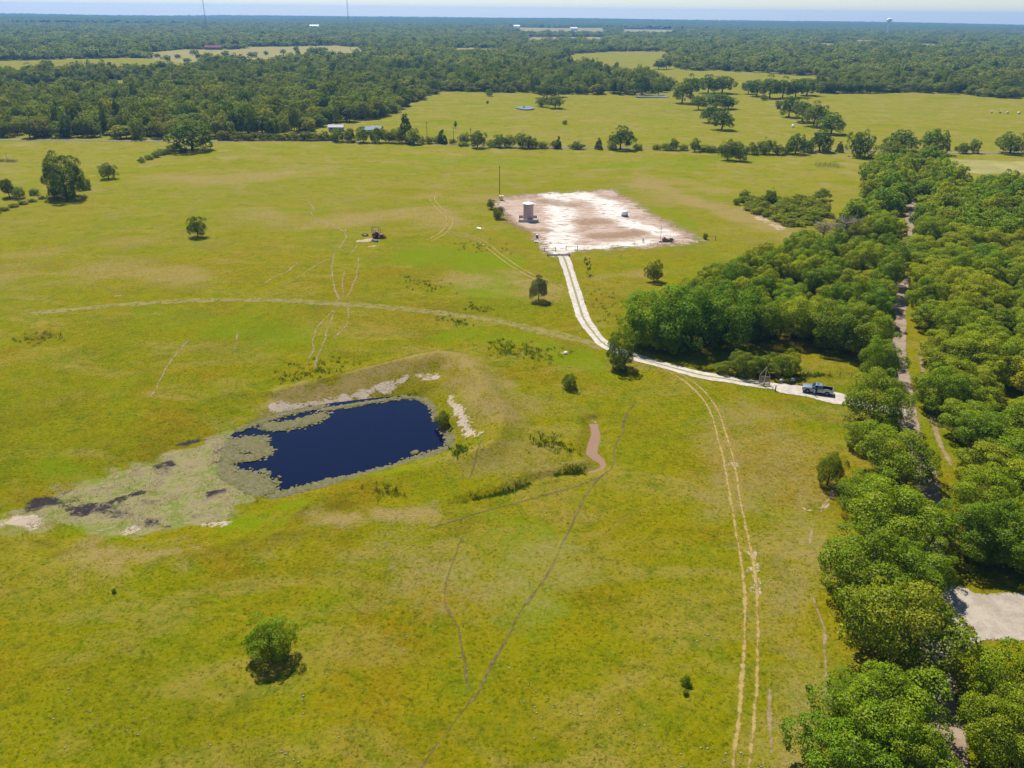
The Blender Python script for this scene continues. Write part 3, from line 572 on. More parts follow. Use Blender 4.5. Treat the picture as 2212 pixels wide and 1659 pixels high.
rt = random.Random(11)
def tree(x, y, w, h, shape, lod, label, group=None, mat='oak', name='oak_tree', cat='tree', tint=None, var=None, z=None):
    var = rt.randrange(4 if lod < 2 else 3) if var is None else var
    z = hz(x, y) if z is None else z
    t = thing(name, label, cat, (x, y, z - .05), rt.uniform(0, 6.28), group)
    link('trunk', trunk_of(shape, var), t, scale=(w, w, h))
    cw = link('foliage' if cat in ('shrub', 'plant') else 'crown', crown_mesh(shape, var, lod, mat), t, scale=(w, w, h))
    key = (shape, var, lod, mat)
    if key not in SRC: SRC[key] = cw
    elif tint is None:
        b = rt.uniform(.82, 1.18); cw.color = (b * rt.uniform(.9, 1.12), b, b * rt.uniform(.8, 1.2), 1)
    if tint: cw.color = (*tint, 1)
    return t
def tree_at(u, v, wv, hv, shape, lod, label, group=None, **k):
    x, y, dep = gp(u, v, 0.); x, y, dep = float(x), float(y), float(dep)
    w = wv / FOC * dep; dl = math.atan2(CAM_H, math.hypot(x, y)); h = max(.3, (hv / FOC * dep - .30 * w * math.sin(dl)) / math.cos(dl))
    return tree(x, y, w * 1.04, h * 1.03, shape, lod, label, group, **k)

DK = (.72, .80, .85); YG = (1.35, 1.25, .8)
# --- trees and bushes standing alone
tree_at(588, 1420, 112, 92, 'edge', 0, 'lone bright green sapling tree in the foreground pasture', mat='lime', name='sapling_tree', tint=(1.15, 1.35, .8), var=1)
tree_at(1163, 651, 43, 55, 'oak', 0, 'round grey-green oak with visible trunk beside the driveway', mat='grey', var=0)
tree_at(1268, 593, 22, 36, 'sparse', 1, 'thin half-bare grey sapling right of the driveway top', mat='grey', name='sapling_tree', var=0)
tree_at(1412, 610, 36, 47, 'edge', 1, 'small round yellow-green tree between driveway and pad corner', mat='lime', name='small_tree', tint=(.75, .8, .9), var=2)
tree_at(428, 513, 41, 46, 'edge', 1, 'single dense round dark tree in the middle of the left pasture', tint=(.9, .9, 1.1), var=1)
tree_at(146, 428, 92, 98, 'edge', 0, 'tall dark vine-covered tree at the far left', name='vine_covered_tree', tint=(.50, .62, .70), var=3)
tree_at(118, 428, 26, 22, 'shrub', 1, 'pale green bush at the foot of the vine-covered tree', mat='scrub', name='bush', cat='shrub')
tree_at(184, 412, 30, 30, 'shrub', 1, 'bush against the right side of the vine-covered tree', mat='scrub', name='bush', cat='shrub')
tree_at(235, 389, 37, 34, 'edge', 1, 'round green bush beside a bare soil patch right of the vine-covered tree', mat='lime', name='bush', cat='shrub', tint=(.7, .8, .9))
tree_at(22, 429, 36, 38, 'tall', 1, 'small spreading tree at the left picture edge', name='small_tree', mat='lime', tint=(.7, .75, .9))
tree_at(43, 431, 28, 26, 'edge', 1, 'small tree right beside the one at the left picture edge', name='small_tree')
tree_at(76, 424, 22, 16, 'shrub', 1, 'low dark bush left of the vine-covered tree', name='bush', cat='shrub')
for i, (u, v, w, h) in enumerate([(92, 432, 20, 9), (70, 438, 22, 9), (50, 443, 24, 10), (30, 449, 24, 10), (10, 456, 24, 10), (-8, 462, 24, 10)]):
    tree_at(u, v, w, h, 'shrub', 1, nth(6 - i) + ' low scrub bush from the left edge in its scrub line', 'scrub line at the far left', mat='scrub', name='bush', cat='shrub')
tree_at(416, 326, 96, 68, 'edge', 1, 'big round tree at the corner of the far left field', tint=DK, var=0)
for i, (u, v, w, h) in enumerate([(376, 327, 34, 18), (350, 336, 26, 16), (338, 342, 20, 16), (322, 347, 20, 12), (306, 354, 16, 14), (362, 333, 24, 12), (398, 330, 24, 12)]):
    tree_at(u, v, w, h, 'shrub', 1, ('wide ' if w > 25 else '') + 'low bush below the big corner tree, row position ' + nth(i + 1), 'bushes below the corner tree', name='bush', cat='shrub')
tree_at(1230, 841, 36, 34, 'edge', 0, 'small dark green bush on the grass between pond and driveway bend', name='bush', cat='shrub', tint=(.8, .9, .8), var=2)
tree_at(1338, 797, 66, 82, 'edge', 0, 'dark tree standing over the bend of the gravel driveway', tint=DK, var=3)
tree_at(957, 908, 38, 44, 'shrub', 0, 'bright green willow bush at the right end of the pond', mat='lime', name='willow_bush', cat='shrub', var=1)
tree_at(1060, 452, 17, 22, 'edge', 1, 'smaller of two green bushes at the left corner of the gravel pad', mat='lime', name='bush', cat='shrub', tint=(.75, .8, .9))
tree_at(1076, 472, 27, 30, 'edge', 1, 'larger of two green bushes at the left corner of the gravel pad', mat='lime', name='bush', cat='shrub', tint=(.8, .85, .9))
tree_at(1523, 517, 12, 15, 'edge', 1, 'tiny green bush off the right corner of the gravel pad', name='bush', cat='shrub')
tree_at(1786, 1050, 62, 80, 'edge', 0, 'round green bush standing in front of the roadside trees', name='bush', cat='shrub', var=1)
tree_at(1480, 1481, 24, 24, 'shrub', 0, 'small dark weed plant in the lower right grass', name='weed_plant', cat='plant', tint=(.8, 1., .7))
tree_at(1480, 1503, 15, 14, 'shrub', 0, 'second smaller weed plant just below the dark one', name='weed_plant', cat='plant')
tree_at(1745, 1494, 16, 14, 'shrub', 0, 'weed plant in dry grass beside the roadside trees', name='weed_plant', cat='plant')
tree_at(247, 1281, 11, 12, 'shrub', 0, 'single dark weed plant in the lower left grass', name='weed_plant', cat='plant', tint=(.6, .8, .8))
# --- bushes beside the driveway entrance
tree_at(1606, 808, 70, 54, 'edge', 0, 'left of the two big bushes behind the wooden gate frame', name='bush', cat='shrub', mat='oak', var=0)
tree_at(1688, 811, 74, 58, 'edge', 0, 'right of the two big bushes behind the wooden gate frame', name='bush', cat='shrub', mat='oak', var=2, tint=(.85, .95, .8))
tree_at(1562, 806, 44, 30, 'shrub', 0, 'low bright bush left of the two big gate bushes', name='bush', cat='shrub', mat='lime', var=0)
tree_at(1645, 808, 50, 40, 'edge', 0, 'middle bush tucked between the two big gate bushes', name='bush', cat='shrub', mat='oak', var=1)
# --- hedgerow along the county road
HEDGE = [(730, 308, 30, 30), (755, 308, 34, 32), (785, 309, 36, 34), (815, 309, 36, 36), (840, 309, 30, 28), (862, 310, 34, 34), (895, 313, 40, 38), (925, 311, 26, 18), (945, 310, 24, 16), (978, 312, 20, 14), (1000, 316, 28, 10), (1062, 318, 24, 18), (1080, 318, 34, 28), (1100, 318, 28, 26),
         (1150, 319, 28, 24), (1172, 319, 28, 16), (1200, 319, 26, 20), (1322, 322, 24, 14), (1378, 323, 24, 14), (1420, 323, 24, 14), (1440, 324, 30, 18), (1475, 324, 24, 14), (1522, 327, 30, 16), (1540, 327, 28, 16), (1592, 328, 30, 28), (1624, 331, 36, 30), (1652, 331, 40, 34), (1680, 332, 36, 22), (1743, 328, 34, 30), (1785, 327, 22, 12), (1700, 331, 28, 20), (1560, 328, 26, 18)]
for q, (u, v, w, h) in enumerate(sorted(HEDGE)): tree_at(u, v, w, h, rt.choice(['edge', 'shrub', 'edge']), 1, ('tall ' if h > 25 else 'low ' if h < 17 else '') + 'leafy hedgerow bush by the county road, ' + nth(q + 1) + ' bush from its left end', 'hedgerow along the county road', name='hedgerow_bush', cat='shrub', mat=rt.choice(['oak', 'oak', 'lime', 'scrub']))
for u, v, w, h, s, l, mt in [(877, 308, 40, 60, 'cone', 'tall pointed yellow-green tree rising from the hedgerow', 'lime'), (955, 311, 28, 30, 'cone', 'small pointed tree in the hedgerow right of the tall pointed one', 'oak'), (1003, 312, 24, 24, 'edge', 'round hedgerow tree behind a low brush clump', 'oak'),
                           (1031, 320, 38, 36, 'edge', 'dark blocky hedgerow tree standing forward of the line', 'oak'), (1130, 319, 36, 32, 'edge', 'round dark hedgerow tree in the middle of the line', 'oak'), (1206, 319, 17, 26, 'cone', 'narrow pointed hedgerow tree', 'oak'), (1247, 320, 34, 19, 'shrub', 'single low round bush in a gap of the hedgerow', 'oak'),
                           (1293, 321, 21, 25, 'cone', 'small pointed bush standing alone left of the domed oak', 'oak'), (1340, 322, 60, 48, 'oak', 'large domed oak standing in the hedgerow', 'oak'), (1455, 324, 22, 25, 'edge', 'upright bush in the hedgerow right of the domed oak', 'oak'), (1501, 327, 22, 29, 'edge', 'dark upright hedgerow bush right of centre', 'oak'),
                           (1571, 344, 36, 44, 'edge', 'dark bushy tree standing forward of the hedgerow, left of its pair', 'oak'), (1599, 346, 34, 36, 'edge', 'dark bushy tree standing forward of the hedgerow, right of its pair', 'oak'), (1718, 331, 42, 44, 'edge', 'big dark round hedgerow tree near its right end', 'oak'), (1770, 326, 52, 46, 'oak', 'broad hedgerow oak at the right end of the line', 'oak'), (1813, 328, 21, 23, 'cone', 'small pointed bush closing the right end of the hedgerow', 'oak')]:
    tree_at(u, v, w, h, s, 1, l, mat=mt, name='hedgerow_tree', tint=DK if mt == 'oak' else (.8, .85, .9))
# row of low scrub left of the hedgerow, by the farm roofs
for q, u in enumerate(range(480, 720, 17)): tree_at(u + rt.uniform(-4, 4), 303 + (u - 480) * .012, rt.uniform(24, 36), rt.uniform(14, 24), 'shrub', 1, nth(q + 1) + ' scrub bush from the left in the strip before the woodland', 'scrub strip before the woodland', mat='scrub', name='bush', cat='shrub')
# --- trees in the far fields
for u, v, w, h, s, l in [(1181, 213, 50, 32, 'oak', 'upper left oak of the clump beside the far stock pond'), (1199, 233, 42, 26, 'oak', 'lowest oak of the clump beside the far stock pond'), (1171, 230, 30, 21, 'edge', 'small oak nearest the far stock pond'), (1207, 209, 36, 24, 'oak', 'rear oak of the clump beside the far stock pond'),
                       (1057, 206, 18, 15, 'edge', 'pale green bush at the woodland edge of the far field'), (1053, 223, 7, 8, 'shrub', 'tiny dark bush in the far field'), (1220, 268, 12, 11, 'shrub', 'small yellow bush in the middle of the far field'), (984, 277, 8, 15, 'tall', 'thin dark sapling in the far field left of centre'),
                       (1132, 234, 4, 6, 'shrub', 'tiny bush in the far stock pond'),
                       (1473, 222, 52, 44, 'oak', 'leftmost oak of the far cluster right of centre'), (1494, 210, 42, 40, 'oak', 'rear left oak of the far cluster right of centre'), (1529, 202, 46, 36, 'oak', 'rear middle oak of the far cluster right of centre'), (1560, 202, 56, 36, 'oak', 'rear right oak of the far cluster right of centre'),
                       (1508, 235, 36, 30, 'oak', 'dark oak in the middle of the far cluster right of centre'), (1546, 234, 62, 36, 'oak', 'wide oak in the middle of the far cluster right of centre'), (1573, 234, 40, 26, 'oak', 'right middle oak of the far cluster right of centre'), (1531, 264, 44, 38, 'oak', 'second lowest oak of the far cluster right of centre'), (1559, 280, 56, 44, 'oak', 'lowest oak of the far cluster, trunk and shadow visible'),
                       (1681, 236, 15, 19, 'edge', 'small dark bush at the top of the diagonal row of trees'), (1704, 252, 48, 44, 'oak', 'highest big tree of the diagonal row'), (1732, 262, 52, 44, 'oak', 'second big tree of the diagonal row'), (1758, 271, 58, 46, 'oak', 'third big tree of the diagonal row'), (1795, 288, 64, 44, 'oak', 'lowest tree of the diagonal row, standing clear with a shadow'),
                       (1616, 203, 32, 28, 'oak', 'greyish tree at the left end of the far belt'), (1634, 208, 46, 34, 'oak', 'second tree from the left in the far belt'), (1662, 213, 52, 42, 'oak', 'tallest tree in the far belt'), (1690, 212, 48, 38, 'oak', 'fourth tree from the left in the far belt'), (1718, 211, 48, 38, 'oak', 'fifth tree from the left in the far belt'), (1742, 207, 52, 36, 'oak', 'right end tree of the far belt'), (1650, 217, 18, 14, 'shrub', 'pale bush in front of the far belt'),
                       (1387, 205, 42, 42, 'oak', 'big tree at the end of the woodland by the reedy pond'), (1422, 206, 26, 26, 'oak', 'smaller tree right of the reedy pond'), (1423, 150, 30, 20, 'oak', 'left tree of the pair in the upper far field'), (1440, 149, 26, 20, 'oak', 'right tree of the pair in the upper far field'), (1435, 127, 12, 10, 'oak', 'tiny lone tree high in the upper far field'),
                       (2016, 329, 62, 54, 'edge', 'large dark tree at the top right corner of the roadside wood'), (1857, 338, 60, 58, 'edge', 'large dark tree at the top left corner of the roadside wood'), (1948, 324, 74, 44, 'oak', 'broad oak between the two dark corner trees'), (2049, 322, 9, 15, 'cone', 'tiny pointed bush on the right field edge'), (2066, 322, 11, 11, 'shrub', 'tiny pale bush on the right field edge'),
                       (2082, 328, 30, 22, 'edge', 'left bush of the pair beside the right road'), (2104, 328, 24, 30, 'edge', 'right taller bush of the pair beside the right road'), (2182, 330, 64, 48, 'edge', 'big round tree beside the road at the right edge'), (1608, 430, 24, 20, 'edge', 'dark bushy tree at the left end of the scrub thicket'), (1663, 438, 28, 31, 'edge', 'dark upright tree at the top of the scrub thicket'), (1777, 430, 38, 24, 'oak', 'low dark tree at the right end of the scrub thicket')]:
    nm = 'bush' if 'bush' in l else ('sapling_tree' if 'sapling' in l else 'oak_tree')
    tree_at(u, v, w, h, s, 1, l, mat='lime' if ('yellow' in l or 'pale' in l) else ('grey' if 'greyish' in l else 'oak'), name=nm, cat='shrub' if nm == 'bush' else 'tree', tint=None if ('yellow' in l or 'pale' in l) else (.85, .92, .95))
for q, u in enumerate(range(1778, 1910, 17)): tree_at(u, 202, 26, 22, 'oak', 1, nth(q + 1) + ' small tree from the left in the row closing the far field', 'row of trees behind the far right field', tint=(.85, .9, 1.))
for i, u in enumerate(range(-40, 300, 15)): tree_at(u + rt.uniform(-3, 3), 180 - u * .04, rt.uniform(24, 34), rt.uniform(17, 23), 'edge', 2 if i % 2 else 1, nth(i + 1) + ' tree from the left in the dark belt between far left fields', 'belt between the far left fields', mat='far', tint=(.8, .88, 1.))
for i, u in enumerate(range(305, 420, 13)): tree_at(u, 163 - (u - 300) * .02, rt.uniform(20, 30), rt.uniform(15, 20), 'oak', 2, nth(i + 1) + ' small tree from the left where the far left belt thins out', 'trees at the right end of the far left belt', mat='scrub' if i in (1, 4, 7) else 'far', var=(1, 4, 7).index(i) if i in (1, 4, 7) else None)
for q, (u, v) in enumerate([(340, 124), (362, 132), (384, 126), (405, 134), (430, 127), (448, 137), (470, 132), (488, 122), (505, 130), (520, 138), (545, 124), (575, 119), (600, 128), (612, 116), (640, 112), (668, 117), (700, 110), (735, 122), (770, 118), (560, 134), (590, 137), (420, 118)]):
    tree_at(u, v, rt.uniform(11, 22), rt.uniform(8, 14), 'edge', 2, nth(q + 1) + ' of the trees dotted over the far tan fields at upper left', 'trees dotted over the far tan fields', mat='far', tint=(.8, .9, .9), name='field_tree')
# --- grove by the driveway: explicit big trees
for u, v, w, h, l, var, tint in [(1382, 752, 86, 92, 'bright green tree at the left tip of the grove beside the bend', 2, (1.05, 1.25, .8)), (1440, 762, 70, 62, 'low bright green bushy tree under the left front of the grove', 1, (1.1, 1.3, .8)), (1418, 742, 150, 132, 'big rounded bright green tree at the left front of the grove', 0, (.95, 1.15, .9)), (1492, 746, 150, 136, 'big dark round tree in front of the grove, second from the left', 1, (.72, .95, .85)), (1568, 742, 150, 142, 'big dark round tree in front of the grove, third from the left', 2, (.72, .92, .85)),
                              (1640, 732, 110, 106, 'tree at the right shoulder of the dark grove front', 3, (.9, 1., .9)), (1720, 732, 110, 100, 'leafy yellow-green tree leaning out over the clearing', 0, (1.25, 1.25, .9)), (1780, 748, 130, 108, 'broad green tree at the back of the clearing', 1, (.95, 1.0, .9)), (1850, 764, 125, 106, 'broad tree at the right of the clearing by the road', 2, (1., 1., .9)),
                              (1893, 826, 95, 112, 'narrow tree between the clearing and the dirt road', 3, (1., 1.05, .9)), (1884, 918, 150, 125, 'bushy tree where the driveway meets the dirt road', 0, (1., 1.0, 1.)),
                              (1880, 975, 110, 70, 'low bushy tree just below the driveway junction', 2, (1., 1.05, .9)), (1930, 1040, 175, 130, 'spreading tree over the road below the junction', 1, (1.15, 1.1, .9)), (1860, 1100, 120, 90, 'bright bushy tree on the field side of the road', 3, (1.05, 1.1, .8)), (1920, 1180, 210, 150, 'wide bright green tree halfway down the roadside row', 0, (1.0, 1.12, .8)),
                              (1965, 1130, 90, 70, 'small tree leaning over the road halfway down', 2, (1.05, 1.05, .9)), (1870, 1290, 210, 160, 'dark lower branched tree on the field side of the roadside row', 2, (.85, 1., .75)), (1975, 1270, 160, 120, 'tree opposite the gravel entrance', 3, (.95, 1.05, .8)), (1932, 1430, 265, 200, 'large round olive-topped tree below the gravel entrance', 1, (1.25, 1.12, .85)),
                              (1830, 1530, 120, 80, 'low bushy tree under the large olive-topped tree', 0, (.9, 1., .8)), (1900, 1610, 250, 180, 'large bright tree at the bottom of the roadside row', 3, (.95, 1.1, .8)), (1820, 1680, 220, 150, 'tree cut by the bottom edge, left of the road', 2, (.9, 1.08, .8)), (1960, 1690, 170, 140, 'tree cut by the bottom edge close to the road', 1, (.95, 1.08, .8)),
                              (2085, 1212, 150, 130, 'dark tree at the left end of the wood edge above the gravel entrance', 1, (.85, 1., .85)), (2150, 1228, 160, 150, 'dark tree in the middle of the wood edge above the gravel entrance', 2, (.8, 1., .85)), (2225, 1232, 170, 150, 'dark tree at the right end of the wood edge above the gravel entrance', 3, (.85, 1., .85)), (2115, 1130, 150, 130, 'bright tree just behind the wood edge above the gravel entrance', 0, (1.1, 1.15, .85)), (2170, 1560, 190, 170, 'green tree in the lower right corner, upper one', 2, (1., 1.08, .85)), (2140, 1650, 170, 150, 'green tree in the lower right corner, left one', 0, (1.05, 1.05, .85)), (2240, 1680, 190, 160, 'tree cut by the lower right corner', 1, (.95, 1.05, .85))]:
    tree_at(u, v, w, h, 'edge', 0, l, var=var, tint=tuple(c * 1.14 for c in tint), name='broadleaf_tree')
# dead tree
x, y, dp = map(float, gp(1822, 524)); t = thing('dead_tree', 'leafless grey-brown tree behind the driveway grove', 'tree', (x, y, hz(x, y)), .4)
link('trunk', trunk_mesh('dead_branches', 'dead', 3, True), t, scale=(17, 17, 11))
x, y, dp = map(float, gp(1775, 520)); t = thing('dead_tree', 'smaller leafless grey tree left of the larger one', 'tree', (x, y, hz(x, y)), 2.4)
link('trunk', trunk_mesh('dead_branches', 'dead', 9, True), t, scale=(13, 13, 9))

# --- woods filled by scatter
def scatter(poly_w, sp, seed, jit=.42):
    rs = np.random.RandomState(seed); lo, hi = poly_w.min(0), poly_w.max(0)
    X, Y = np.meshgrid(np.arange(lo[0], hi[0], sp), np.arange(lo[1], hi[1], sp * .87)); X = X + (np.arange(X.shape[0]) % 2)[:, None] * sp / 2
    X = X.ravel() + rs.uniform(-jit, jit, X.size) * sp; Y = Y.ravel() + rs.uniform(-jit, jit, Y.size) * sp; k = inside(poly_w, X, Y); return X[k], Y[k]
GROVE = g2([(1430, 715), (1500, 735), (1570, 735), (1640, 725), (1700, 720), (1760, 735), (1830, 740), (1880, 770), (1905, 765), (1918, 700), (1925, 640), (1935, 580), (1930, 545), (1850, 545), (1790, 552), (1700, 570), (1610, 600), (1540, 630), (1480, 660)])
WOOD_L = g2([(1880, 395), (1888, 430), (1835, 478), (1800, 508), (1850, 530), (1930, 548), (1940, 500), (1945, 440), (1960, 380), (1940, 350), (1880, 355)])
WOOD_R = g2([(1960, 350), (2000, 352), (2035, 372), (2060, 405), (2130, 420), (2380, 425), (2380, 560), (2330, 800), (2330, 1225), (2130, 1225), (2078, 1215), (2056, 1080), (2036, 985), (2008, 850), (1990, 740), (1976, 620), (1970, 540), (1968, 470), (1965, 400)])
right = []
for poly, sp_, sd_ in ((GROVE, 6.6, 1), (WOOD_L, 8.4, 2), (WOOD_R, 8.4, 3)):
    X, Y = scatter(poly, sp_, sd_); right += [(a, b, sp_) for a, b in zip(X, Y)]
# clearing with a gravel yard and a break in the right wood
right = [p for p in right if dist_line(ROAD, np.array([p[0]]), np.array([p[1]]))[0] > (4.4 if p[1] < 172 else 2.3)]
right.sort(key=lambda p: math.hypot(p[0], p[1]))
TINTS = [(.8, .95, .85), (1., 1.08, .9), (1.2, 1.15, .8), (1.35, 1.22, .8), (1.5, 1.3, .9), (.9, 1., .9), (1.15, 1.05, 1.1), (1.05, 1.15, .8)]
rest_pts = []
n_ind = 0
for x, y, s in right:
    dist = math.hypot(x, y); u, v = uv(x, y)
    big = rt.random(); w = s * rt.uniform(1.15, 1.75); h = rt.uniform(5.5, 11.0) if dist < 320 else rt.uniform(7, 13)
    inframe = -60 < u < 2275
    if n_ind < 300 and inframe:
        wood = 'grove' if (u < 1945 and v > 545) else ('dense wood right of the dirt road' if x > np.interp(y, ROAD[:, 1], ROAD[:, 0]) else 'wood on the far stretch of the dirt road')
        yel = (u > 1980 and 560 < v < 860)
        tn = rt.choice(TINTS[2:5] + [(1.25, 1.15, .9)]) if (yel and rt.random() < .7) else rt.choice(TINTS)
        hue = 'yellow-olive' if tn[0] >= 1.3 else 'yellow-green' if tn[0] >= 1.12 else 'dark green' if tn[0] < .95 else 'mid green'
        size = 'tall ' if h > 10 else 'low ' if h < 7.8 else ''
        if wood == 'grove': lab = size + hue + ' tree in the driveway grove, ' + ('front part' if v > 690 else 'middle part' if v > 620 else 'rear part') + (', left side' if u < 1600 else ', toward the dirt road' if u > 1780 else ', centre')
        elif wood.startswith('dense'): lab = size + hue + ' tree in right wood, ' + ('above the gravel entrance' if v > 1050 else 'below the driveway junction' if v > 900 else 'level with the pickup' if v > 760 else 'level with the grove' if v > 600 else 'at its far end') + (', right by the road' if x - np.interp(y, ROAD[:, 1], ROAD[:, 0]) < 14 else ', near the picture edge' if u > 2130 else '')
        else: lab = size + hue + ' tree left of the dirt road, far end of the wood' + (', upper' if v < 440 else ', lower')
        tree(x, y, w, h, rt.choice(['oak', 'oak', 'edge', 'tall']), 0 if dist < 300 else 1, lab, ('trees of the driveway grove' if wood == 'grove' else 'trees of the ' + wood), name='broadleaf_tree', tint=tuple(c_ * 1.2 for c_ in tn))
        n_ind += 1
    else: rest_pts.append((x, y, w, h))
# scrub thicket
SCR = g2([(1588, 443), (1613, 454), (1651, 470), (1682, 486), (1701, 493), (1745, 488), (1798, 470), (1782, 440), (1751, 426), (1713, 428), (1651, 432), (1601, 433)])
X, Y = scatter(SCR, 3.9, 8)
for a, b in zip(X, Y): tree(a, b, rt.uniform(3.6, 6.5), rt.uniform(1.4, 3.0), 'shrub', 1, 'yellow-green shrub in the scrub thicket above the grove', 'shrubs of the scrub thicket', mat='scrub', name='shrub', cat='shrub', tint=(lambda q_: (1.2 * q_, 1.22 * q_, q_))(rt.uniform(.85, 1.2)))

# --- distant woodland
F1 = [(-300, 300), (0, 300), (200, 301), (330, 302), (390, 296), (470, 298), (560, 295), (640, 292), (690, 282), (735, 266), (800, 260), (824, 252), (873, 231), (943, 198), (1114, 199), (1226, 203), (1300, 203), (1373, 203), (1436, 196), (1425, 165), (1330, 162), (1190, 142), (1070, 122), (900, 122), (785, 128), (741, 118), (616, 142), (528, 143), (440, 146), (410, 160), (330, 176), (310, 194), (20, 214), (-300, 205)]
far_pts = []
for r0, r1, sp_, seed in ((480, 1100, 8.6, 21), (1100, 2000, 12.0, 22), (2000, 4300, 18., 23)):
    rs = np.random.RandomState(seed); X, Y = np.meshgrid(np.arange(-r1 * .80, r1 * .80, sp_), np.arange(300, r1, sp_)); X = X.ravel(); Y = Y.ravel()
    X = X + rs.uniform(-.45, .45, len(X)) * sp_; Y = Y + rs.uniform(-.45, .45, len(Y)) * sp_; d = np.hypot(X, Y); u, v = uv(X, Y)
    k = (d >= r0) & (d < r1) & (u > -120) & (u < 2330)
    fo = (v < 230) | inside(F1, u, v)
    for c in CLEAR: fo &= ~inside(c, u, v)
    fo &= ~((v > 205) & (u > 740) & ~inside(F1, u, v) & (u < 2100))
    for bu, bv, br in ((727, 285, 12), (793, 291, 9), (815, 289, 9), (462, 107, 38), (680, 64.5, 60), (1116, 64.5, 50), (1239, 66, 50), (1743, 94, 30), (1866, 95, 40)):
        ex, ey, _ = gp(bu, bv); fo &= (np.hypot(X - ex, (Y - ey + br) * .6) > br)
    k &= fo
    lump = .55 + .45 * np.sin(X / 70. + 2 * np.sin(Y / 90.)) * np.sin(Y / 55.)
    k &= rs.rand(len(X)) < np.where(lump < .25, .72, .97)
    X, Y, d = X[k], Y[k], d[k]; w = sp_ * np.clip(1.25 * np.exp(rs.randn(len(X)) * .32), .7, 2.6); h = np.clip(9.5 * np.exp(rs.randn(len(X)) * .30), 4.5, 17.)
    if r0 > 1500: h = h * .9 + 1
    far_pts.append(np.stack([X, Y, w, h, d], 1))
FP = np.vstack(far_pts); uF, vF = uv(FP[:, 0], FP[:, 1]); order = np.argsort(FP[:, 4] + 1e6 * ((uF < -15) | (uF > 2225)))
def wood_label(u, v, h, w):
    z = 'left of the vine-covered tree' if u < 90 else 'straight behind the vine-covered tree' if u < 220 else 'left of the big corner tree' if u < 350 else 'behind the big corner tree' if u < 480 else 'behind the left half of the scrub strip' if u < 600 else 'behind the right half of the scrub strip' if u < 735 else 'at the edge of the far field'
    r = 'front row' if v > 285 else 'second row' if v > 272 else 'back row'
    return ('tall' if h > 10.5 else 'low' if h < 6.5 else 'medium') + (' broad' if w > 13 else ' narrow' if w < 9.5 else '') + ' woodland tree, ' + r + ', ' + z
ind = order[:300]; oth = np.ones(len(FP), bool); oth[ind] = False
for i in ind:
    x, y, w, h, d = FP[i]
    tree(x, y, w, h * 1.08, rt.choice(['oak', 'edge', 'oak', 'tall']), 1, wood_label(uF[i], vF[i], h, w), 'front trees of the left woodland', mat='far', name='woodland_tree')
RP = FP[oth][:, :4]
if rest_pts: RP = np.vstack([RP, np.array(rest_pts)])
rs = np.random.RandomState(5)
keys1 = [k for k in SRC if k[2] == 1 and k[3] == 'far']; keys2 = [k for k in SRC if k[2] == 2 and k[3] == 'far']
for kk in keys1 + keys2: SRC[kk].color = (1, 1, 1, 1)
dR = np.hypot(RP[:, 0], RP[:, 1])
keys3 = [k for k in SRC if k[2] == 1 and k[3] == 'scrub' and k[0] != 'sparse']; keys4 = [k for k in SRC if k[2] == 2 and k[3] == 'scrub']
pid = np.where(dR < 1150, rs.randint(0, len(keys1), len(RP)), len(keys1) + rs.randint(0, len(keys2), len(RP)))
pale = (fnz(RP[:, 0], RP[:, 1], 95.) > .12) & (rs.rand(len(RP)) < .65); n12 = len(keys1) + len(keys2)
pid = np.where(pale, np.where(dR < 1150, n12 + rs.randint(0, len(keys3), len(RP)), n12 + len(keys3) + rs.randint(0, len(keys4), len(RP))), pid)
RP[:, 3] *= np.where(pale, .72, 1.)
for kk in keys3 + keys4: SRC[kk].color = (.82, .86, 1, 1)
zR = height(RP[:, 0], RP[:, 1]) - .2
pc = mesh_np('distant_woodland', np.stack([RP[:, 0], RP[:, 1], zR], 1), np.zeros((0, 4), int), None, {'pid': pid.astype(int), 'scl': np.stack([RP[:, 2], RP[:, 2], RP[:, 3]], 1), 'rot': np.stack([np.zeros(len(RP)), np.zeros(len(RP)), rs.uniform(0, 6.28, len(RP))], 1)})
wood = structure('distant_woodland', pc, 'stuff', 'unbroken mass of woodland stretching from the left wood to the horizon')
ng = D.node_groups.new('scatter_trees', 'GeometryNodeTree'); ng.interface.new_socket('Geometry', in_out='INPUT', socket_type='NodeSocketGeometry'); ng.interface.new_socket('Geometry', in_out='OUTPUT', socket_type='NodeSocketGeometry')
N = ng.nodes; gi = N.new('NodeGroupInput'); go = N.new('NodeGroupOutput'); iop = N.new('GeometryNodeInstanceOnPoints'); jn = N.new('GeometryNodeJoinGeometry'); m2p = N.new('GeometryNodeMeshToPoints')
for kk in reversed(keys1 + keys2 + keys3 + keys4):
    o = N.new('GeometryNodeObjectInfo'); o.inputs['Object'].default_value = SRC[kk]; o.inputs['As Instance'].default_value = True; o.transform_space = 'ORIGINAL'; ng.links.new(o.outputs['Geometry'], jn.inputs[0])
def nattr(n, t):
    a = N.new('GeometryNodeInputNamedAttribute'); a.data_type = t; a.inputs['Name'].default_value = n; return a.outputs['Attribute']
ng.links.new(gi.outputs[0], m2p.inputs['Mesh']); ng.links.new(m2p.outputs[0], iop.inputs['Points']); ng.links.new(jn.outputs[0], iop.inputs['Instance']); iop.inputs['Pick Instance'].default_value = True
ng.links.new(nattr('pid', 'INT'), iop.inputs['Instance Index']); ng.links.new(nattr('scl', 'FLOAT_VECTOR'), iop.inputs['Scale']); ng.links.new(nattr('rot', 'FLOAT_VECTOR'), iop.inputs['Rotation'])
ng.links.new(iop.outputs[0], go.inputs[0]); md = wood.modifiers.new('scatter', 'NODES'); md.node_group = ng

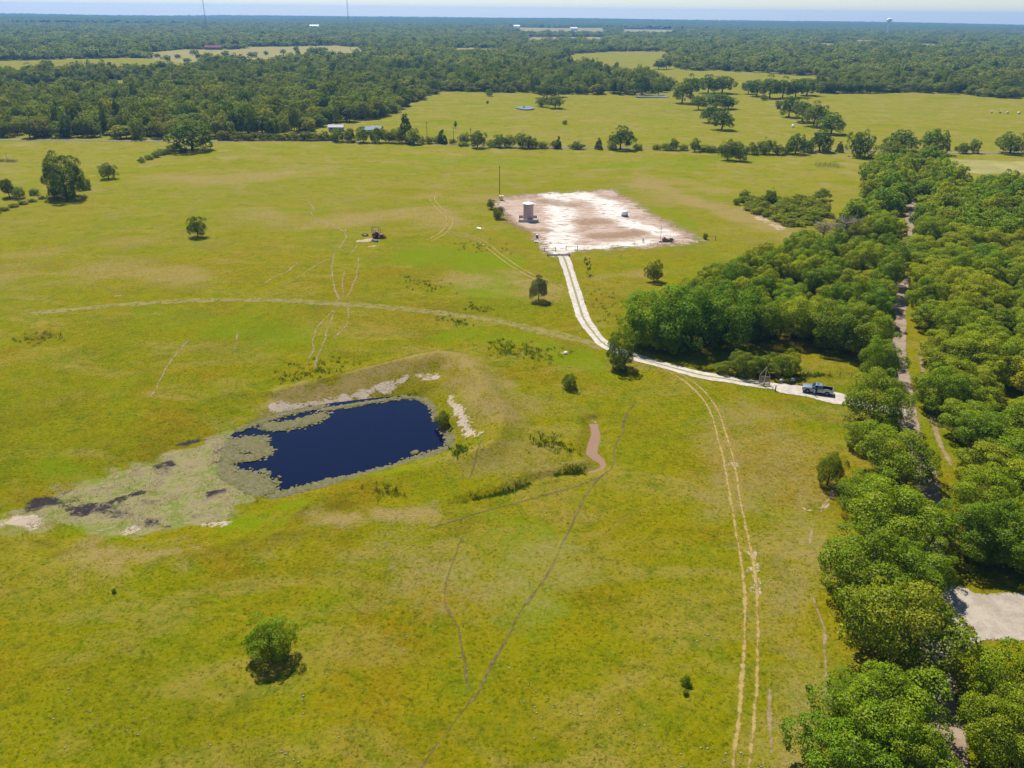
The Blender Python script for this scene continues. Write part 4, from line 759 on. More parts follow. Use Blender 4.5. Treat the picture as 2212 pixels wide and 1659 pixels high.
# forest floor sheet of the woods is the ground itself; beyond 4.2 km the canopy closes to one rough surface
na, nr = 760, 230; ang = np.linspace(math.radians(-43), math.radians(43), na); rad = np.geomspace(4150, 8600, nr)
AA, RR_ = np.meshgrid(ang, rad); cx = (RR_ * np.sin(AA)).ravel(); cy = (RR_ * np.cos(AA)).ravel(); rs = np.random.RandomState(9)
cz = 4.5 + rs.rand(len(cx)) ** 1.5 * 13 + 5 * np.sin(cx / 410. + np.sin(cy / 600.)) * np.sin(cy / 530.) + 4 * np.sin(cx / 1300. + 1) * np.sin(cy / 900.)
cz = np.maximum(cz, 2.)
uc, vc = uv(cx, cy, 0.)
for c in CLEAR[7:10] + [CLEAR[12]]: cz = np.where(inside(c, uc, vc), -4., cz)
I = np.arange(na * nr).reshape(nr, na); Q = np.stack([I[:-1, :-1], I[:-1, 1:], I[1:, 1:], I[1:, :-1]], -1).reshape(-1, 4)
m, nt, out = new_mat('far_canopy'); pos = nd(nt, 'NewGeometry').outputs['Position']
c = ramp(nt, noise(nt, pos, .02, 4, .7), [(.3, (0.038, 0.058, 0.011)), (.5, (0.059, 0.083, 0.013)), (.7, (0.086, 0.104, 0.017))])
nt.links.new(nd(nt, 'BsdfDiffuse', {'Color': c}).outputs[0], out.inputs[0])
structure('far_forest_canopy', mesh_np('far_forest_canopy', np.stack([cx, cy, cz], 1), Q, m), 'stuff', 'forest canopy fading blue toward the horizon')

# ================================================================== GROUND COVER
def tufts(name, X, Y, hmin, hmax, wid, blades, mat, seed, label, z=None):
    rs = np.random.RandomState(seed); n = len(X); Z = height(X, Y) if z is None else z
    X = np.repeat(X, blades); Y = np.repeat(Y, blades); Z = np.repeat(Z, blades); k = n * blades
    a = rs.uniform(0, 6.28, k); h = rs.uniform(hmin, hmax, k); r = rs.uniform(.0, wid, k); w = h * rs.uniform(.25, .45, k)
    bx, by = X + r * np.cos(a), Y + r * np.sin(a); ln = rs.uniform(.3, 1.0, k) * h
    tx, ty = bx + ln * np.cos(a), by + ln * np.sin(a)
    V = np.stack([np.stack([bx - w * np.sin(a) * .5, by + w * np.cos(a) * .5, Z - .02], 1), np.stack([bx + w * np.sin(a) * .5, by - w * np.cos(a) * .5, Z - .02], 1), np.stack([tx, ty, Z + h], 1)], 1).reshape(-1, 3)
    return structure(name, mesh_np(name, V, np.arange(3 * k).reshape(k, 3), mat), 'stuff', label)
def tuft_mat(name, cols):
    m, nt, out = new_mat(name); ri = nd(nt, 'NewGeometry'); c = ramp(nt, ri.outputs['Random Per Island'], [(i / (len(cols) - 1), k) for i, k in enumerate(cols)])
    d = nd(nt, 'BsdfDiffuse', {'Color': c}); t = nd(nt, 'BsdfTranslucent', {'Color': c}); mx = nd(nt, 'MixShader', {0: .5, 1: d.outputs[0], 2: t.outputs[0]}); nt.links.new(mx.outputs[0], out.inputs[0]); return m
rs = np.random.RandomState(31)
def in_view(x, y, mg=40):
    u, v = uv(x, y); return (u > -mg) & (u < 2212 + mg) & (v < 1659 + mg)
X = rs.uniform(-100, 92, 90000); Y = 52 + 150 * rs.rand(90000) ** 1.25; k = in_view(X, Y)
pn = np.sin(X / 3.1 + 2 * np.sin(Y / 4.3)) * np.sin(Y / 2.7 + 1.5 * np.sin(X / 5.1)); k &= rs.rand(len(X)) < .55 + .45 * pn
for ln, wd in ((LR, .6), (RR, .6), (g2(DARK[0]), .5), (g2(DARK[1]), .5), (DRIVE, 2.2), (ROAD, 2.6)): k &= dist_line(ln, X, Y) > wd
k &= ~inside(POND, X, Y) & ~inside(PUDDLE, X, Y) & ~inside(APR, X, Y) & ~inside(MARSH, X, Y)
tufts('pasture_tufts', X[k], Y[k], .06, .20, .20, 5, tuft_mat('tuft_grass', [(.12, .135, .002), (.17, .175, .002), (.21, .19, .006), (.13, .16, .002), (.24, .19, .03)]), 1, 'rough grass tufts across the near pasture')
SX = rs.uniform(-50, 50, 2600); SY = 56 + 70 * rs.rand(2600) ** 1.4; k = in_view(SX, SY) & (fnz(SX, SY, 9.) > .25) & (rs.rand(2600) < .45); SX, SY = SX[k], SY[k]; n = len(SX)
oc = np.array([(1, 0, 0), (0, 1, 0), (-1, 0, 0), (0, -1, 0), (0, 0, .7), (0, 0, -.5)], float); of = np.array([(0, 1, 4), (1, 2, 4), (2, 3, 4), (3, 0, 4), (1, 0, 5), (2, 1, 5), (3, 2, 5), (0, 3, 5)])
V = (oc[None] * rs.uniform(.04, .15, (n, 1, 1)) * rs.uniform(.7, 1.3, (n, 6, 1)) + np.stack([SX, SY, height(SX, SY) + .05], 1)[:, None]).reshape(-1, 3)
structure('field_stones', mesh_np('field_stones', V, (of[None] + 6 * np.arange(n)[:, None, None]).reshape(-1, 3), plain('field_stone', (.36, .31, .25), .95, vary=.25, spec=.1)), 'stuff', 'small pale stones scattered through the foreground grass')
# weeds: taller dark green forbs in patches
WX, WY = [], []
for pts, n, s in [([(1000, 660), (1050, 672)], 26, 2.2), ([(950, 690), (1010, 702)], 34, 2.2), ([(880, 610), (950, 620)], 40, 5), ([(620, 815), (680, 800), (730, 790)], 80, 4), ([(1060, 745), (1140, 765), (1200, 770)], 130, 4), ([(1140, 1045), (1080, 1068), (1020, 1080)], 120, .9), ([(1260, 1012), (1200, 1025)], 70, .9), ([(60, 730), (110, 735)], 40, 4),
                  ([(800, 1072), (860, 1066)], 20, 1.5), ([(1160, 950), (1220, 975)], 60, 3), ([(985, 958), (1000, 985), (985, 1000)], 50, 1.2), ([(1850, 700), (1800, 775)], 10, 3), ([(1300, 640), (1340, 700)], 40, 6), ([(1700, 812), (1790, 812)], 90, .7), ([(1090, 540), (1000, 530)], 30, 5), ([(600, 905), (760, 868), (900, 842)], 160, .8)]:
    p = smooth(g2(pts), 1.) if len(pts) > 2 else g2(pts); q = p[0] + (p[-1] - p[0]) * 0 if False else p
    t = rs.rand(n) * (len(q) - 1); i = np.minimum(t.astype(int), len(q) - 2); f = (t - i)[:, None]; c = q[i] * (1 - f) + q[i + 1] * f + rs.randn(n, 2) * s * .6; WX.append(c[:, 0]); WY.append(c[:, 1])
WX = np.concatenate(WX); WY = np.concatenate(WY); k = ~inside(POND, WX, WY); WX, WY = WX[k], WY[k]
tufts('tall_weeds', WX, WY, .15, .55, .5, 14, tuft_mat('weed_leaves', [(.060, .100, .004), (.095, .145, .005), (.125, .155, .005)]), 2, 'clumps of tall dark weeds in the pasture and along the ditch')
# reeds and grass of the marsh
lo, hi = MARSH.min(0), MARSH.max(0); X = rs.uniform(lo[0], hi[0], 9000); Y = rs.uniform(lo[1], hi[1], 9000); k = inside(MARSH, X, Y) & (np.sin(X / 2.2 + 2 * np.sin(Y / 3.)) * np.sin(Y / 1.9) > -.15)
tufts('marsh_weeds', X[k], Y[k], .05, .20, .35, 5, tuft_mat('marsh_leaves', [(.200, .190, .05), (.140, .180, .015), (.240, .205, .10), (.12, .16, .012), (.220, .200, .08)]), 3, 'low pale marsh plants in the silted end of the pond')
# floating pads
PX, PY = [], []
def pads_line(pts, n, s, z=ZW):
    p = smooth(g2(pts, z), 1.); t = rs.rand(n) * (len(p) - 1); i = np.minimum(t.astype(int), len(p) - 2); f = (t - i)[:, None]; c = p[i] * (1 - f) + p[i + 1] * f + rs.randn(n, 2) * s; PX.append(c[:, 0]); PY.append(c[:, 1])
V8 = lambda L: [(a * .5, 719 + b * .5) for a, b in L]
pads_line(V8([(1020, 425), (1110, 390), (1240, 350), (1400, 318)]), 900, .45); pads_line(V8([(1150, 405), (1220, 405), (1320, 385), (1400, 360)]), 1900, .75); pads_line(V8([(1400, 335), (1560, 308), (1720, 285)]), 700, .35); pads_line(V8([(1740, 278), (1830, 290), (1870, 330)]), 380, .35)
pads_line(V8([(1180, 710), (1300, 680), (1400, 655), (1560, 620), (1700, 585), (1800, 545)]), 1900, .5); pads_line(V8([(1800, 545), (1890, 520), (1945, 490), (1950, 455), (1915, 415)]), 800, .5)
pads_line(V8([(1010, 480), (1070, 470), (1130, 470)]), 1200, .8); pads_line(V8([(1040, 500), (1130, 500), (1140, 530)]), 1100, .75); pads_line(V8([(985, 530), (1040, 545), (1110, 540)]), 700, .5); pads_line(V8([(1000, 625), (1080, 640), (1140, 690)]), 2300, 1.1); pads_line(V8([(960, 600), (985, 640), (1040, 690)]), 1300, 1.0); pads_line(V8([(970, 470), (965, 540), (955, 600)]), 1400, .9)
pads_line(V8([(1130, 600), (1165, 610)]), 25, .2); pads_line(V8([(1180, 645), (1215, 650)]), 25, .15); pads_line(V8([(1870, 300), (1885, 380)]), 200, .3); pads_line(V8([(1780, 522), (1800, 515)]), 50, .2)
PX = np.concatenate(PX); PY = np.concatenate(PY); dpd = dist_line(POND, PX, PY, True); k = inside(POND, PX, PY) | (dpd < .8); PX, PY = PX[k], PY[k]; n = len(PX)
a = np.linspace(0, 2 * math.pi, 6, endpoint=False)[None] + rs.uniform(0, 1, (n, 1)); r = rs.uniform(.16, .38, (n, 1)) * rs.uniform(.75, 1.2, (n, 6)); z0 = ZW + rs.uniform(.02, .16, n)
V = np.stack([PX[:, None] + r * np.cos(a), PY[:, None] + r * np.sin(a), z0[:, None] + rs.uniform(-.02, .05, (n, 6))], 2).reshape(-1, 3)
structure('floating_pond_weed', mesh_np('floating_pond_weed', V, np.arange(6 * n).reshape(n, 6), tuft_mat('lily_leaves', [(.270, .235, .125), (.215, .215, .070), (.310, .265, .175), (.185, .195, .055), (.285, .235, .165)])), 'stuff', 'mats of pale floating weed around the pond edge')

# ================================================================== OBJECTS
M_STEEL = plain('galvanised_steel', (.55, .55, .55), .5, .6, .08); M_TANKSIDE = plain('tank_paint', (.50, .35, .32), .55, 0, .08, 1.2); M_WHITE = plain('white_paint', (.80, .79, .76), .5, 0, .05)
M_CONC = plain('concrete', (.46, .42, .38), .9, 0, .12, 2); M_WOODP = plain('pole_wood', (.125, .095, .07), .9, 0, .25, 5); M_RUST = plain('rusty_iron', (.16, .075, .045), .85, .2, .35, 4); M_YEL = plain('yellow_paint', (.78, .66, .22), .5, 0, .08)
M_BLACK = plain('black_rubber', (.018, .018, .018), .8, 0, .2); M_DARK = plain('dark_liner', (.012, .012, .014), .7, 0, .1); M_BLUE = plain('blue_plastic', (.12, .15, .38), .5); M_GREYP = plain('grey_plastic', (.26, .24, .25), .5)
M_PLANK = plain('weathered_plank', (.44, .32, .235), .9, 0, .25, 4); M_PLANKL = plain('fresh_timber', (.62, .46, .28), .85, 0, .15, 4); M_STONE = plain('white_stone', (.68, .64, .58), .9, 0, .15, 5)
def at(u, v): x, y, d = gp(u, v); return float(x), float(y), hz(float(x), float(y))

# --- storage tank
x, y, z = at(1141, 478); t = thing('storage_tank', 'tall tan cylindrical oil tank with white roof at the left of the gravel pad', 'tank', (x, y + 1.9, z))
mb = MB(); mb.lathe([(1.83, 0), (1.83, 6.2)], 40); mb.build('tank_shell', M_TANKSIDE, t, 0, .6)
mb = MB(); mb.lathe([(1.90, 6.12), (1.92, 6.24), (1.0, 6.52), (.12, 6.70)], 40); rf = mb.build('tank_roof', M_WHITE, t, 0, .5)
mb = MB(); mb.tube((0, 0, 6.6), (0, 0, 6.95), .22, .22, 12); mb.build('hatch', M_WHITE, rf)
for k_ in (1.5, 3.0, 4.5): MB().lathe([(1.835, k_), (1.86, k_ + .01), (1.86, k_ + .05), (1.835, k_ + .06)], 40).build('seam_band', M_TANKSIDE, t, 0, .6)
mb = MB(); mb.tube((2.0, -.3, .1), (2.0, -.3, 7.2), .04); mb.tube((2.0, .2, .1), (2.0, .2, 7.2), .04)
for i in range(18): mb.tube((2.0, -.3, .4 + i * .36), (2.0, .2, .4 + i * .36), .02, None, 5)
mb.build('ladder', M_STEEL, t); mb = MB(); mb.box(1.86, 2.7, -.5, .5, 6.05, 6.12); mb.build('platform', M_STEEL, t)
mb = MB()
for q in [(2.68, -.48), (2.68, .48), (1.9, -.48)]: mb.tube((*q, 6.1), (*q, 7.2), .03)
mb.tube((1.9, -.48, 7.2), (2.68, -.48, 7.2), .03); mb.tube((2.68, -.48, 7.2), (2.68, .48, 7.2), .03); mb.build('handrail', M_STEEL, t)
mb = MB(); mb.tube((-.6, -1.8, .6), (-.6, -2.6, .6), .10); mb.tube((-.6, -2.6, .6), (-.6, -2.6, 0), .10); mb.build('outlet_pipe', M_RUST, t)
MB().lathe([(2.0, -.05), (2.0, .12), (1.86, .14)], 40).build('base_ring', M_CONC, t, 0, .5)
w = thing('containment_wall', 'low grey containment wall around the tan oil tank', 'wall', (x, y + 1.9, z))
for a0, a1, b0, b1 in [(-3.6, 3.6, -3.55, -3.4), (-3.6, 3.6, 3.4, 3.55), (-3.6, -3.45, -3.395, 3.395), (3.45, 3.6, -3.395, 3.395)]: MB().box(a0, a1, b0, b1, -.1, .95).build('wall_panel', M_CONC, w, .02)
# --- pole and box
x, y, z = at(1079, 431); t = thing('utility_pole', 'tall bare wooden pole at the back left corner of the gravel pad', 'pole', (x, y, z))
MB().tube((0, 0, -.5), (0, 0, 13.4), .19, .12, 12).build('pole_shaft', M_WOODP, t, 0, .8); MB().box(-.28, .28, -.2, .05, 13.0, 13.12).box(-.10, .10, -.32, -.1, 12.2, 12.8).build('pole_top_bracket', M_RUST, t); MB().box(-.2, .2, -.36, -.19, 1.4, 2.1).build('meter_box', M_STEEL, t, .02)
x, y, z = at(1083, 433); t = thing('control_box', 'small yellow box standing at the foot of the tall pole', 'box', (x, y - .3, z))
MB().box(-.75, .75, -.5, .5, .35, 1.7).build('cabinet', M_YEL, t, .05); MB().box(-.85, .85, -.6, .6, 1.72, 1.82).build('lid', M_YEL, t, .03)
for sx in (-.6, .6): MB().box(sx - .08, sx + .08, -.4, .4, -.05, .36).build('leg', M_STEEL, t)
# --- small vessel on the pad
x, y, z = at(1349, 467); t = thing('small_tank', 'short white dome-topped tank on the right of the gravel pad', 'tank', (x, y, z))
MB().lathe([(1.25, 0), (1.25, 1.6), (1.1, 1.92), (.7, 2.15), (.1, 2.22)], 32).build('tank_shell', M_WHITE, t, 0, .7); MB().lathe([(1.27, .0), (1.27, .75), (1.255, .76)], 32).build('lower_band', plain('grey_band', (.22, .22, .23), .6), t, 0, .6)
MB().tube((0, 0, 2.15), (0, 0, 2.42), .25, .25, 12).build('manhole', M_STEEL, t); MB().tube((1.2, 0, .5), (2.4, 0, .5), .08).tube((2.4, 0, .5), (2.4, 0, 0), .08).build('outlet_pipe', M_STEEL, t)
# --- pump skid and its mast
x, y, z = at(1441, 522); t = thing('pump_skid', 'rusty brown pump unit on a skid near the right end of the gravel pad', 'pump', (x, y, z), .05)
for sy in (-.9, .9): MB().box(-2.0, 2.0, sy - .1, sy + .1, .0, .22).build('skid_rail', M_RUST, t, .02)
MB().box(-1.7, -.2, -.75, .75, .22, 1.15).build('engine', M_RUST, t, .08); MB().box(-.1, 1.2, -.6, .6, .22, .95).build('gearbox', M_RUST, t, .1); MB().lathe([(.62, -.12), (.62, .12)], 20, (1.25, -.75, .85), 'y').build('flywheel', M_RUST, t, 0, .6)
MB().tube((1.2, 0, .5), (2.6, 0, .75), .13).tube((1.2, .4, .3), (2.5, .4, .3), .08).build('discharge_pipe', M_RUST, t)
mb = MB(); mb.box(-1.4, 1.3, .62, .72, 1.75, 1.92)
mb.build('beam', M_WHITE, t, .02)
for sx in (-1.25, 1.1): MB().tube((sx, .67, .2), (sx, .67, 1.76), .06).build('beam_post', M_STEEL, t)
for sy in (-.55, .55): MB().lathe([(.25, -.25), (.25, .25)], 14, (-1.0, sy * .2, 1.35), 'x').build('cylinder_head', M_RUST, t, 0, .6)
x, y, z = at(1426, 523); t = thing('mast', 'thin pale mast standing left of the rusty pump unit', 'mast', (x, y, z)); MB().tube((0, 0, -.3), (0, 0, 5.6), .10, .07, 10).build('mast_shaft', plain('pale_steel', (.50, .46, .43), .6), t, 0, .7); MB().box(-.45, .45, -.45, .45, -.05, .55).build('mast_base', M_CONC, t, .04)
x, y, z = at(1389, 523); t = thing('wellhead', 'small blue-grey wellhead valve at the front of the gravel pad', 'valve', (x, y, z)); MB().tube((0, 0, -.1), (0, 0, 1.1), .14).build('casing', M_GREYP, t); MB().tube((-.45, 0, .7), (.45, 0, .7), .09).build('cross_pipe', M_BLUE, t); MB().lathe([(.28, -.03), (.28, .03)], 14, (0, 0, 1.2), 'z').build('hand_wheel', M_BLUE, t)
# --- barrel, lid, scrap
x, y, z = at(1160, 514); t = thing('barrel', 'blue barrel at the left edge of the gravel pad', 'barrel', (x, y, z)); MB().lathe([(.36, 0), (.40, .1), (.40, .5), (.42, .55), (.40, .6), (.40, 1.05), (.36, 1.15)], 18).build('barrel_body', M_BLUE, t, 0, .6); MB().lathe([(.33, 1.15), (.33, 1.19)], 18).build('barrel_lid', M_WHITE, t)
x, y, z = at(1158, 523); t = thing('tub', 'shallow white tub on the grass beside the blue barrel', 'tub', (x, y, z)); MB().lathe([(.50, 0), (.72, .36), (.66, .36), (.46, .08)], 20).build('tub_bowl', M_WHITE, t, 0, .6)
x, y, z = at(1036, 494); t = thing('scrap_sheet', 'small white sheet of scrap lying in the grass left of the pad', 'scrap', (x, y, z), .4); MB().box(-.95, .5, -.6, .6, .12, .20).build('sheet', M_WHITE, t, 0, None, (0, 0, 0), (.15, .2, 0)); MB().box(.7, 1.5, -.5, -.1, .02, .14).build('board', M_PLANKL, t)
# --- H-braces, cattle guard, pad fence
def hbrace(u, v, span, rz, label):
    x, y, z = at(u, v); t = thing('fence_brace', label, 'fence', (x, y, z), rz)
    for sx in (-span / 2, span / 2): MB().tube((sx, 0, -.3), (sx, 0, 1.5), .11, .10, 10).build('post', M_WOODP, t)
    MB().tube((-span / 2, 0, 1.2), (span / 2, 0, 1.2), .06, .06, 8).build('rail', M_WOODP, t); return t
hbrace(1188, 544, 3.6, .1, 'wooden H-shaped fence brace left of the pad entrance'); hbrace(1235, 540, 3.8, .15, 'wooden H-shaped fence brace right of the pad entrance')
x, y, z = at(1206, 551.5); t = thing('cattle_guard', 'dark steel cattle guard across the driveway at the pad entrance', 'grate', (x, y, z), .06)
for i in range(7): MB().box(-3.4, 3.4, -.9 + i * .28, -.78 + i * .28, .02, .13).build('bar', plain('dark_steel', (.10, .085, .07), .7) if i == 0 else D.materials['dark_steel'], t)
for sx in (-3.5, 3.5): MB().box(sx - .12, sx + .12, -1.1, 1.1, -.05, .6).build('wing', M_RUST, t)
fl = smooth(g2([(1242, 541), (1300, 537), (1370, 531), (1440, 526), (1510, 521)]), 6.)
t = thing('wire_fence', 'low wire fence along the front edge of the gravel pad', 'fence', (0, 0, 0))
for p in fl: zz = hz(*p); MB().tube((p[0], p[1], zz - .3), (p[0], p[1], zz + 1.2), .045, .04, 6).build('post', M_RUST, t)
for hh in (.45, .8, 1.1):
    mb = MB()
    for a_, b_ in zip(fl[:-1], fl[1:]): mb.tube((*a_, hz(*a_) + hh), (*b_, hz(*b_) + hh), .012, None, 4, False)
    mb.build('wire', M_STEEL, t)
x, y, z = at(1533, 518); hbrace(1535, 519, 3.2, -.2, 'wooden fence brace beside the tiny bush right of the pad')

# --- tractor
def wheel(parent, x, y, r, w, matr):
    prof = [(r * .55, -w / 2), (r * .92, -w / 2), (r, -w * .36), (r, w * .36), (r * .92, w / 2), (r * .55, w / 2)]
    ty = MB().lathe(prof, 28, (x, y, r), 'y').build('wheel', M_BLACK, parent, 0, .5)
    MB().lathe([(r * .57, -w * .53), (r * .50, -w * .56), (r * .18, -w * .42), (r * .15, w * .42), (r * .50, w * .56), (r * .57, w * .53)], 20, (x, y, r), 'y').build('rim', matr, ty, 0, .5); return ty
M_RED = plain('tractor_red', (.26, .025, .04), .4, 0, .12, 2, .5, .3)
x, y, z = at(817, 517); t = thing('tractor', 'red and black farm tractor parked in the left pasture', 'tractor', (x, y, z), math.radians(-20))
MB().box(.1, 1.85, -.36, .36, .78, 1.42).build('hood', M_RED, t, .07); MB().box(1.86, 1.92, -.33, .33, .8, 1.36).build('grille', M_DARK, t, .02); MB().box(-1.2, .15, -.42, .42, .55, 1.0).build('chassis', M_DARK, t, .05)
wheel(t, -.85, -.85, .82, .45, M_RED); wheel(t, -.85, .85, .82, .45, M_RED); wheel(t, 1.35, -.72, .46, .28, M_RED); wheel(t, 1.35, .72, .46, .28, M_RED)
for sy in (-.82, .82): MB().profile([(-1.75, 1.1), (-1.55, 1.55), (-1.15, 1.76), (-.55, 1.76), (-.05, 1.5), (.05, 1.1), (-.05, 1.12), (-.5, 1.66), (-1.15, 1.68), (-1.5, 1.48)], sy - .26, sy + .26).build('fender', M_RED, t)
MB().box(-1.0, -.5, -.28, .28, 1.15, 1.28).box(-1.08, -.98, -.28, .28, 1.2, 1.75).build('seat', M_DARK, t, .04)
mb = MB(); [mb.tube((-1.2, sy, .9), (-1.2, sy, 2.45), .05) for sy in (-.55, .55)]; mb.tube((-1.2, -.55, 2.45), (-1.2, .55, 2.45), .05); mb.build('roll_bar', M_DARK, t)
MB().box(-1.5, .1, -.62, .62, 2.46, 2.54).build('canopy', M_DARK, t, .02); MB().tube((-.1, 0, 1.3), (-.45, 0, 1.75), .03).lathe([(.2, -.015), (.2, .015)], 14, (-.45, 0, 1.76)).build('steering_wheel', M_DARK, t); MB().tube((.9, .18, 1.4), (.9, .18, 2.2), .05).build('exhaust', M_DARK, t)
for sy in (-.55, .55): MB().tube((-.1, sy, 1.3), (2.0, sy, 1.15), .07).tube((2.0, sy, 1.15), (2.6, sy, .35), .07).build('loader_arm', M_DARK, t)
MB().profile([(2.45, .12), (3.05, .08), (3.05, .16), (2.55, .22), (2.55, .75), (2.45, .75)], -.9, .9).build('bucket', M_RUST, t)
MB().tube((-1.7, -.3, .5), (-2.6, 0, .4), .06).tube((-1.7, .3, .5), (-2.6, 0, .4), .06).build('hitch', M_DARK, t)
x, y, z = at(812, 505); t = thing('hay_rack', 'dark metal frame standing behind the red tractor', 'frame', (x, y + .3, z), -.3)
for q in [(-1.4, -.5), (1.4, -.5), (-1.4, .6), (1.4, .6)]: MB().tube((*q, -.05), (*q, 1.7), .06).build('leg', M_RUST, t)
MB().tube((-1.4, -.5, 1.7), (1.4, -.5, 1.7), .05).tube((-1.4, .6, 1.7), (1.4, .6, 1.7), .05).build('top_rail', M_RUST, t); MB().tube((-1.4, -.5, .7), (-1.4, .6, 1.2), .04).tube((1.4, -.5, .7), (1.4, .6, 1.2), .04).build('brace', M_RUST, t)
x, y, z = at(789, 512); t = thing('feed_ring', 'low rusty feed ring on the grass left of the tractor', 'feeder', (x, y, z)); MB().lathe([(1.1, 0), (1.1, .45), (1.04, .45), (1.04, 0)], 22).build('ring_panel', M_RUST, t, 0, .5); MB().lathe([(1.0, .02), (.6, .22), (.1, .32)], 16).build('hay', plain('old_hay', (.42, .30, .16), .95), t, 0, .8)
x, y, z = at(810, 525); t = thing('feed_trough', 'grey trough on bare soil below the tractor', 'trough', (x, y, z), -.5); MB().profile([(-1.0, 0), (1.0, 0), (1.15, .62), (1.02, .62), (.9, .12), (-.9, .12), (-1.02, .62), (-1.15, .62)], -.45, .45).build('trough_body', M_GREYP, t); MB().box(-1.05, 1.05, -.5, -.455, .05, .6).build('trough_side', M_GREYP, t); MB().box(-1.05, 1.05, .455, .5, .05, .6).build('trough_side', M_GREYP, t); MB().box(-.92, .92, -.44, .44, .2, .45).build('feed', plain('pale_feed', (.30, .27, .26), .9), t)

# --- pickup truck (front toward -x)
def make_truck():
    paint = plain('silver_blue_paint', (.27, .32, .39), .32, .55, .03, 1, .5, .6); glass, gnt, gout = new_mat('tinted_glass')
    gb = nd(gnt, 'BsdfPrincipled', {'Base Color': (.02, .035, .06, 1), 'Roughness': .06, 'Specular IOR Level': .8}); gnt.links.new(gb.outputs[0], gout.inputs[0])
    chrome = plain('chrome', (.62, .62, .63), .25, .9, .04); rim = plain('alloy_rim', (.20, .19, .19), .4, .6); lamp = plain('lamp_glass', (.75, .77, .78), .15); red = plain('tail_lamp', (.38, .03, .03), .3); hotel = plain('cab_shade', (.03, .032, .035), .8)
    x, y, z = at(1766, 851.5); t = thing('pickup_truck', 'silver-blue crew cab pickup with its driver door open on the driveway', 'truck', (x, y + .4, z + .07), math.radians(-21))
    def arch(cx, r, z0, n=10, a0=0.): return [(cx + r * math.cos(math.pi * (1 - i / n)) * 1.0, z0 + r * math.sin(math.pi * i / n)) for i in range(n + 1)]
    ar_f = [(p, q) for p, q in arch(-1.88, .50, .50)]; ar_r = [(p, q) for p, q in arch(1.88, .50, .50)]
    front = [(-2.9, .55), (-2.93, .9), (-2.88, 1.08), (-2.6, 1.17), (-1.30, 1.27), (.98, 1.29), (.98, .50)] + [] ; front = [(-2.86, .50)] + [(-2.95, .62), (-2.96, 1.06), (-2.90, 1.18), (-2.60, 1.25), (-1.28, 1.31), (.98, 1.30), (.98, .46), (-1.36, .46)] + ar_f[::-1]
    body = MB().profile(front, -.98, .98).build('body', paint, t, .045, .7)
    rear = [(.985, .46), (.985, 1.33), (2.88, 1.33), (2.93, 1.2), (2.93, .62), (2.80, .55), (2.40, .52)] + ar_r[::-1]
    for sy in (-1, 1): MB().profile(rear, sy * .98 - (.10 if sy > 0 else 0), sy * .98 + (.10 if sy < 0 else 0)).build('bed_side', paint, t, .02, .7)
    MB().box(2.84, 2.92, -.875, .875, .60, 1.31).build('tailgate', paint, t, .02); MB().box(.99, 2.83, -.875, .875, .62, .72).build('bed_floor', M_DARK, t)
    for sy in (-.865, .865): MB().box(1.0, 2.82, sy - .006, sy + .006, .72, 1.30).build('bed_liner', M_DARK, t)
    MB().box(.99, 1.03, -.85, .85, .725, 1.28).build('bed_liner', M_DARK, t); MB().box(2.80, 2.835, -.85, .85, .725, 1.28).build('bed_liner', M_DARK, t)
    b0, b1 = (-1.22, .97), (-.42, .80); zt, zb, yb, yt = 1.93, 1.28, .93, .74
    cab = MB(); cab.add([(b0[0], -yb, zb), (b0[1], -yb, zb), (b0[1], yb, zb), (b0[0], yb, zb), (b1[0], -yt, zt), (b1[1], -yt, zt), (b1[1], yt, zt), (b1[0], yt, zt)], [(0, 3, 2, 1), (4, 5, 6, 7), (0, 1, 5, 4), (1, 2, 6, 5), (2, 3, 7, 6), (3, 0, 4, 7)]); cab.build('cab', paint, t, .05, .8)
    def lerp3(P, s, q, off):
        a, b_, c, d = map(Vector, P); p = (a.lerp(b_, s)).lerp(d.lerp(c, s), q); n = (b_ - a).cross(d - a).normalized(); return p + n * off
    def pane(name, P, s0, s1, q0, q1, mat=glass):
        V = [lerp3(P, s, q, o_) for o_ in (-.01, .012) for s, q in ((s0, q0), (s1, q0), (s1, q1), (s0, q1))]; MB().add(V, [(0, 3, 2, 1), (4, 5, 6, 7), (0, 1, 5, 4), (1, 2, 6, 5), (2, 3, 7, 6), (3, 0, 4, 7)]).build(name, mat, t)
    Lp = [(b0[0], -yb, zb), (b0[1], -yb, zb), (b1[1], -yt, zt), (b1[0], -yt, zt)]; Rp = [(b0[1], yb, zb), (b0[0], yb, zb), (b1[0], yt, zt), (b1[1], yt, zt)]
    Wp = [(b0[0], yb, zb), (b0[0], -yb, zb), (b1[0], -yt, zt), (b1[0], yt, zt)]; Bp = [(b0[1], -yb, zb), (b0[1], yb, zb), (b1[1], yt, zt), (b1[1], -yt, zt)]
    pane('windshield', Wp, .06, .94, .10, .93); pane('rear_window', Bp, .12, .88, .2, .88); pane('side_window', Lp, .52, .93, .12, .86); pane('side_window', Rp, .07, .48, .12, .86); pane('side_window', Rp, .52, .94, .12, .86)
    pane('doorway_shade', Lp, .08, .49, .04, .90, hotel); MB().box(-1.0, -.02, -.995, -.982, .56, 1.26).build('lower_doorway_shade', hotel, t)  # dark panels painted as the shaded cab interior seen through the doorway
    MB().box(-.28, .18, -.30, .30, zt + .002, zt + .018).build('sunroof', glass, t)
    dr = MB(); dr.box(-1.05, 0, -.05, 0, 0, .76); door = dr.build('front_door', paint, t, .02, None, (-1.0, -1.0, .52), (0, 0, 0)); door.rotation_euler = (0, 0, math.radians(-58)); 
    for v_ in door.data.vertices: v_.co.x += 1.05
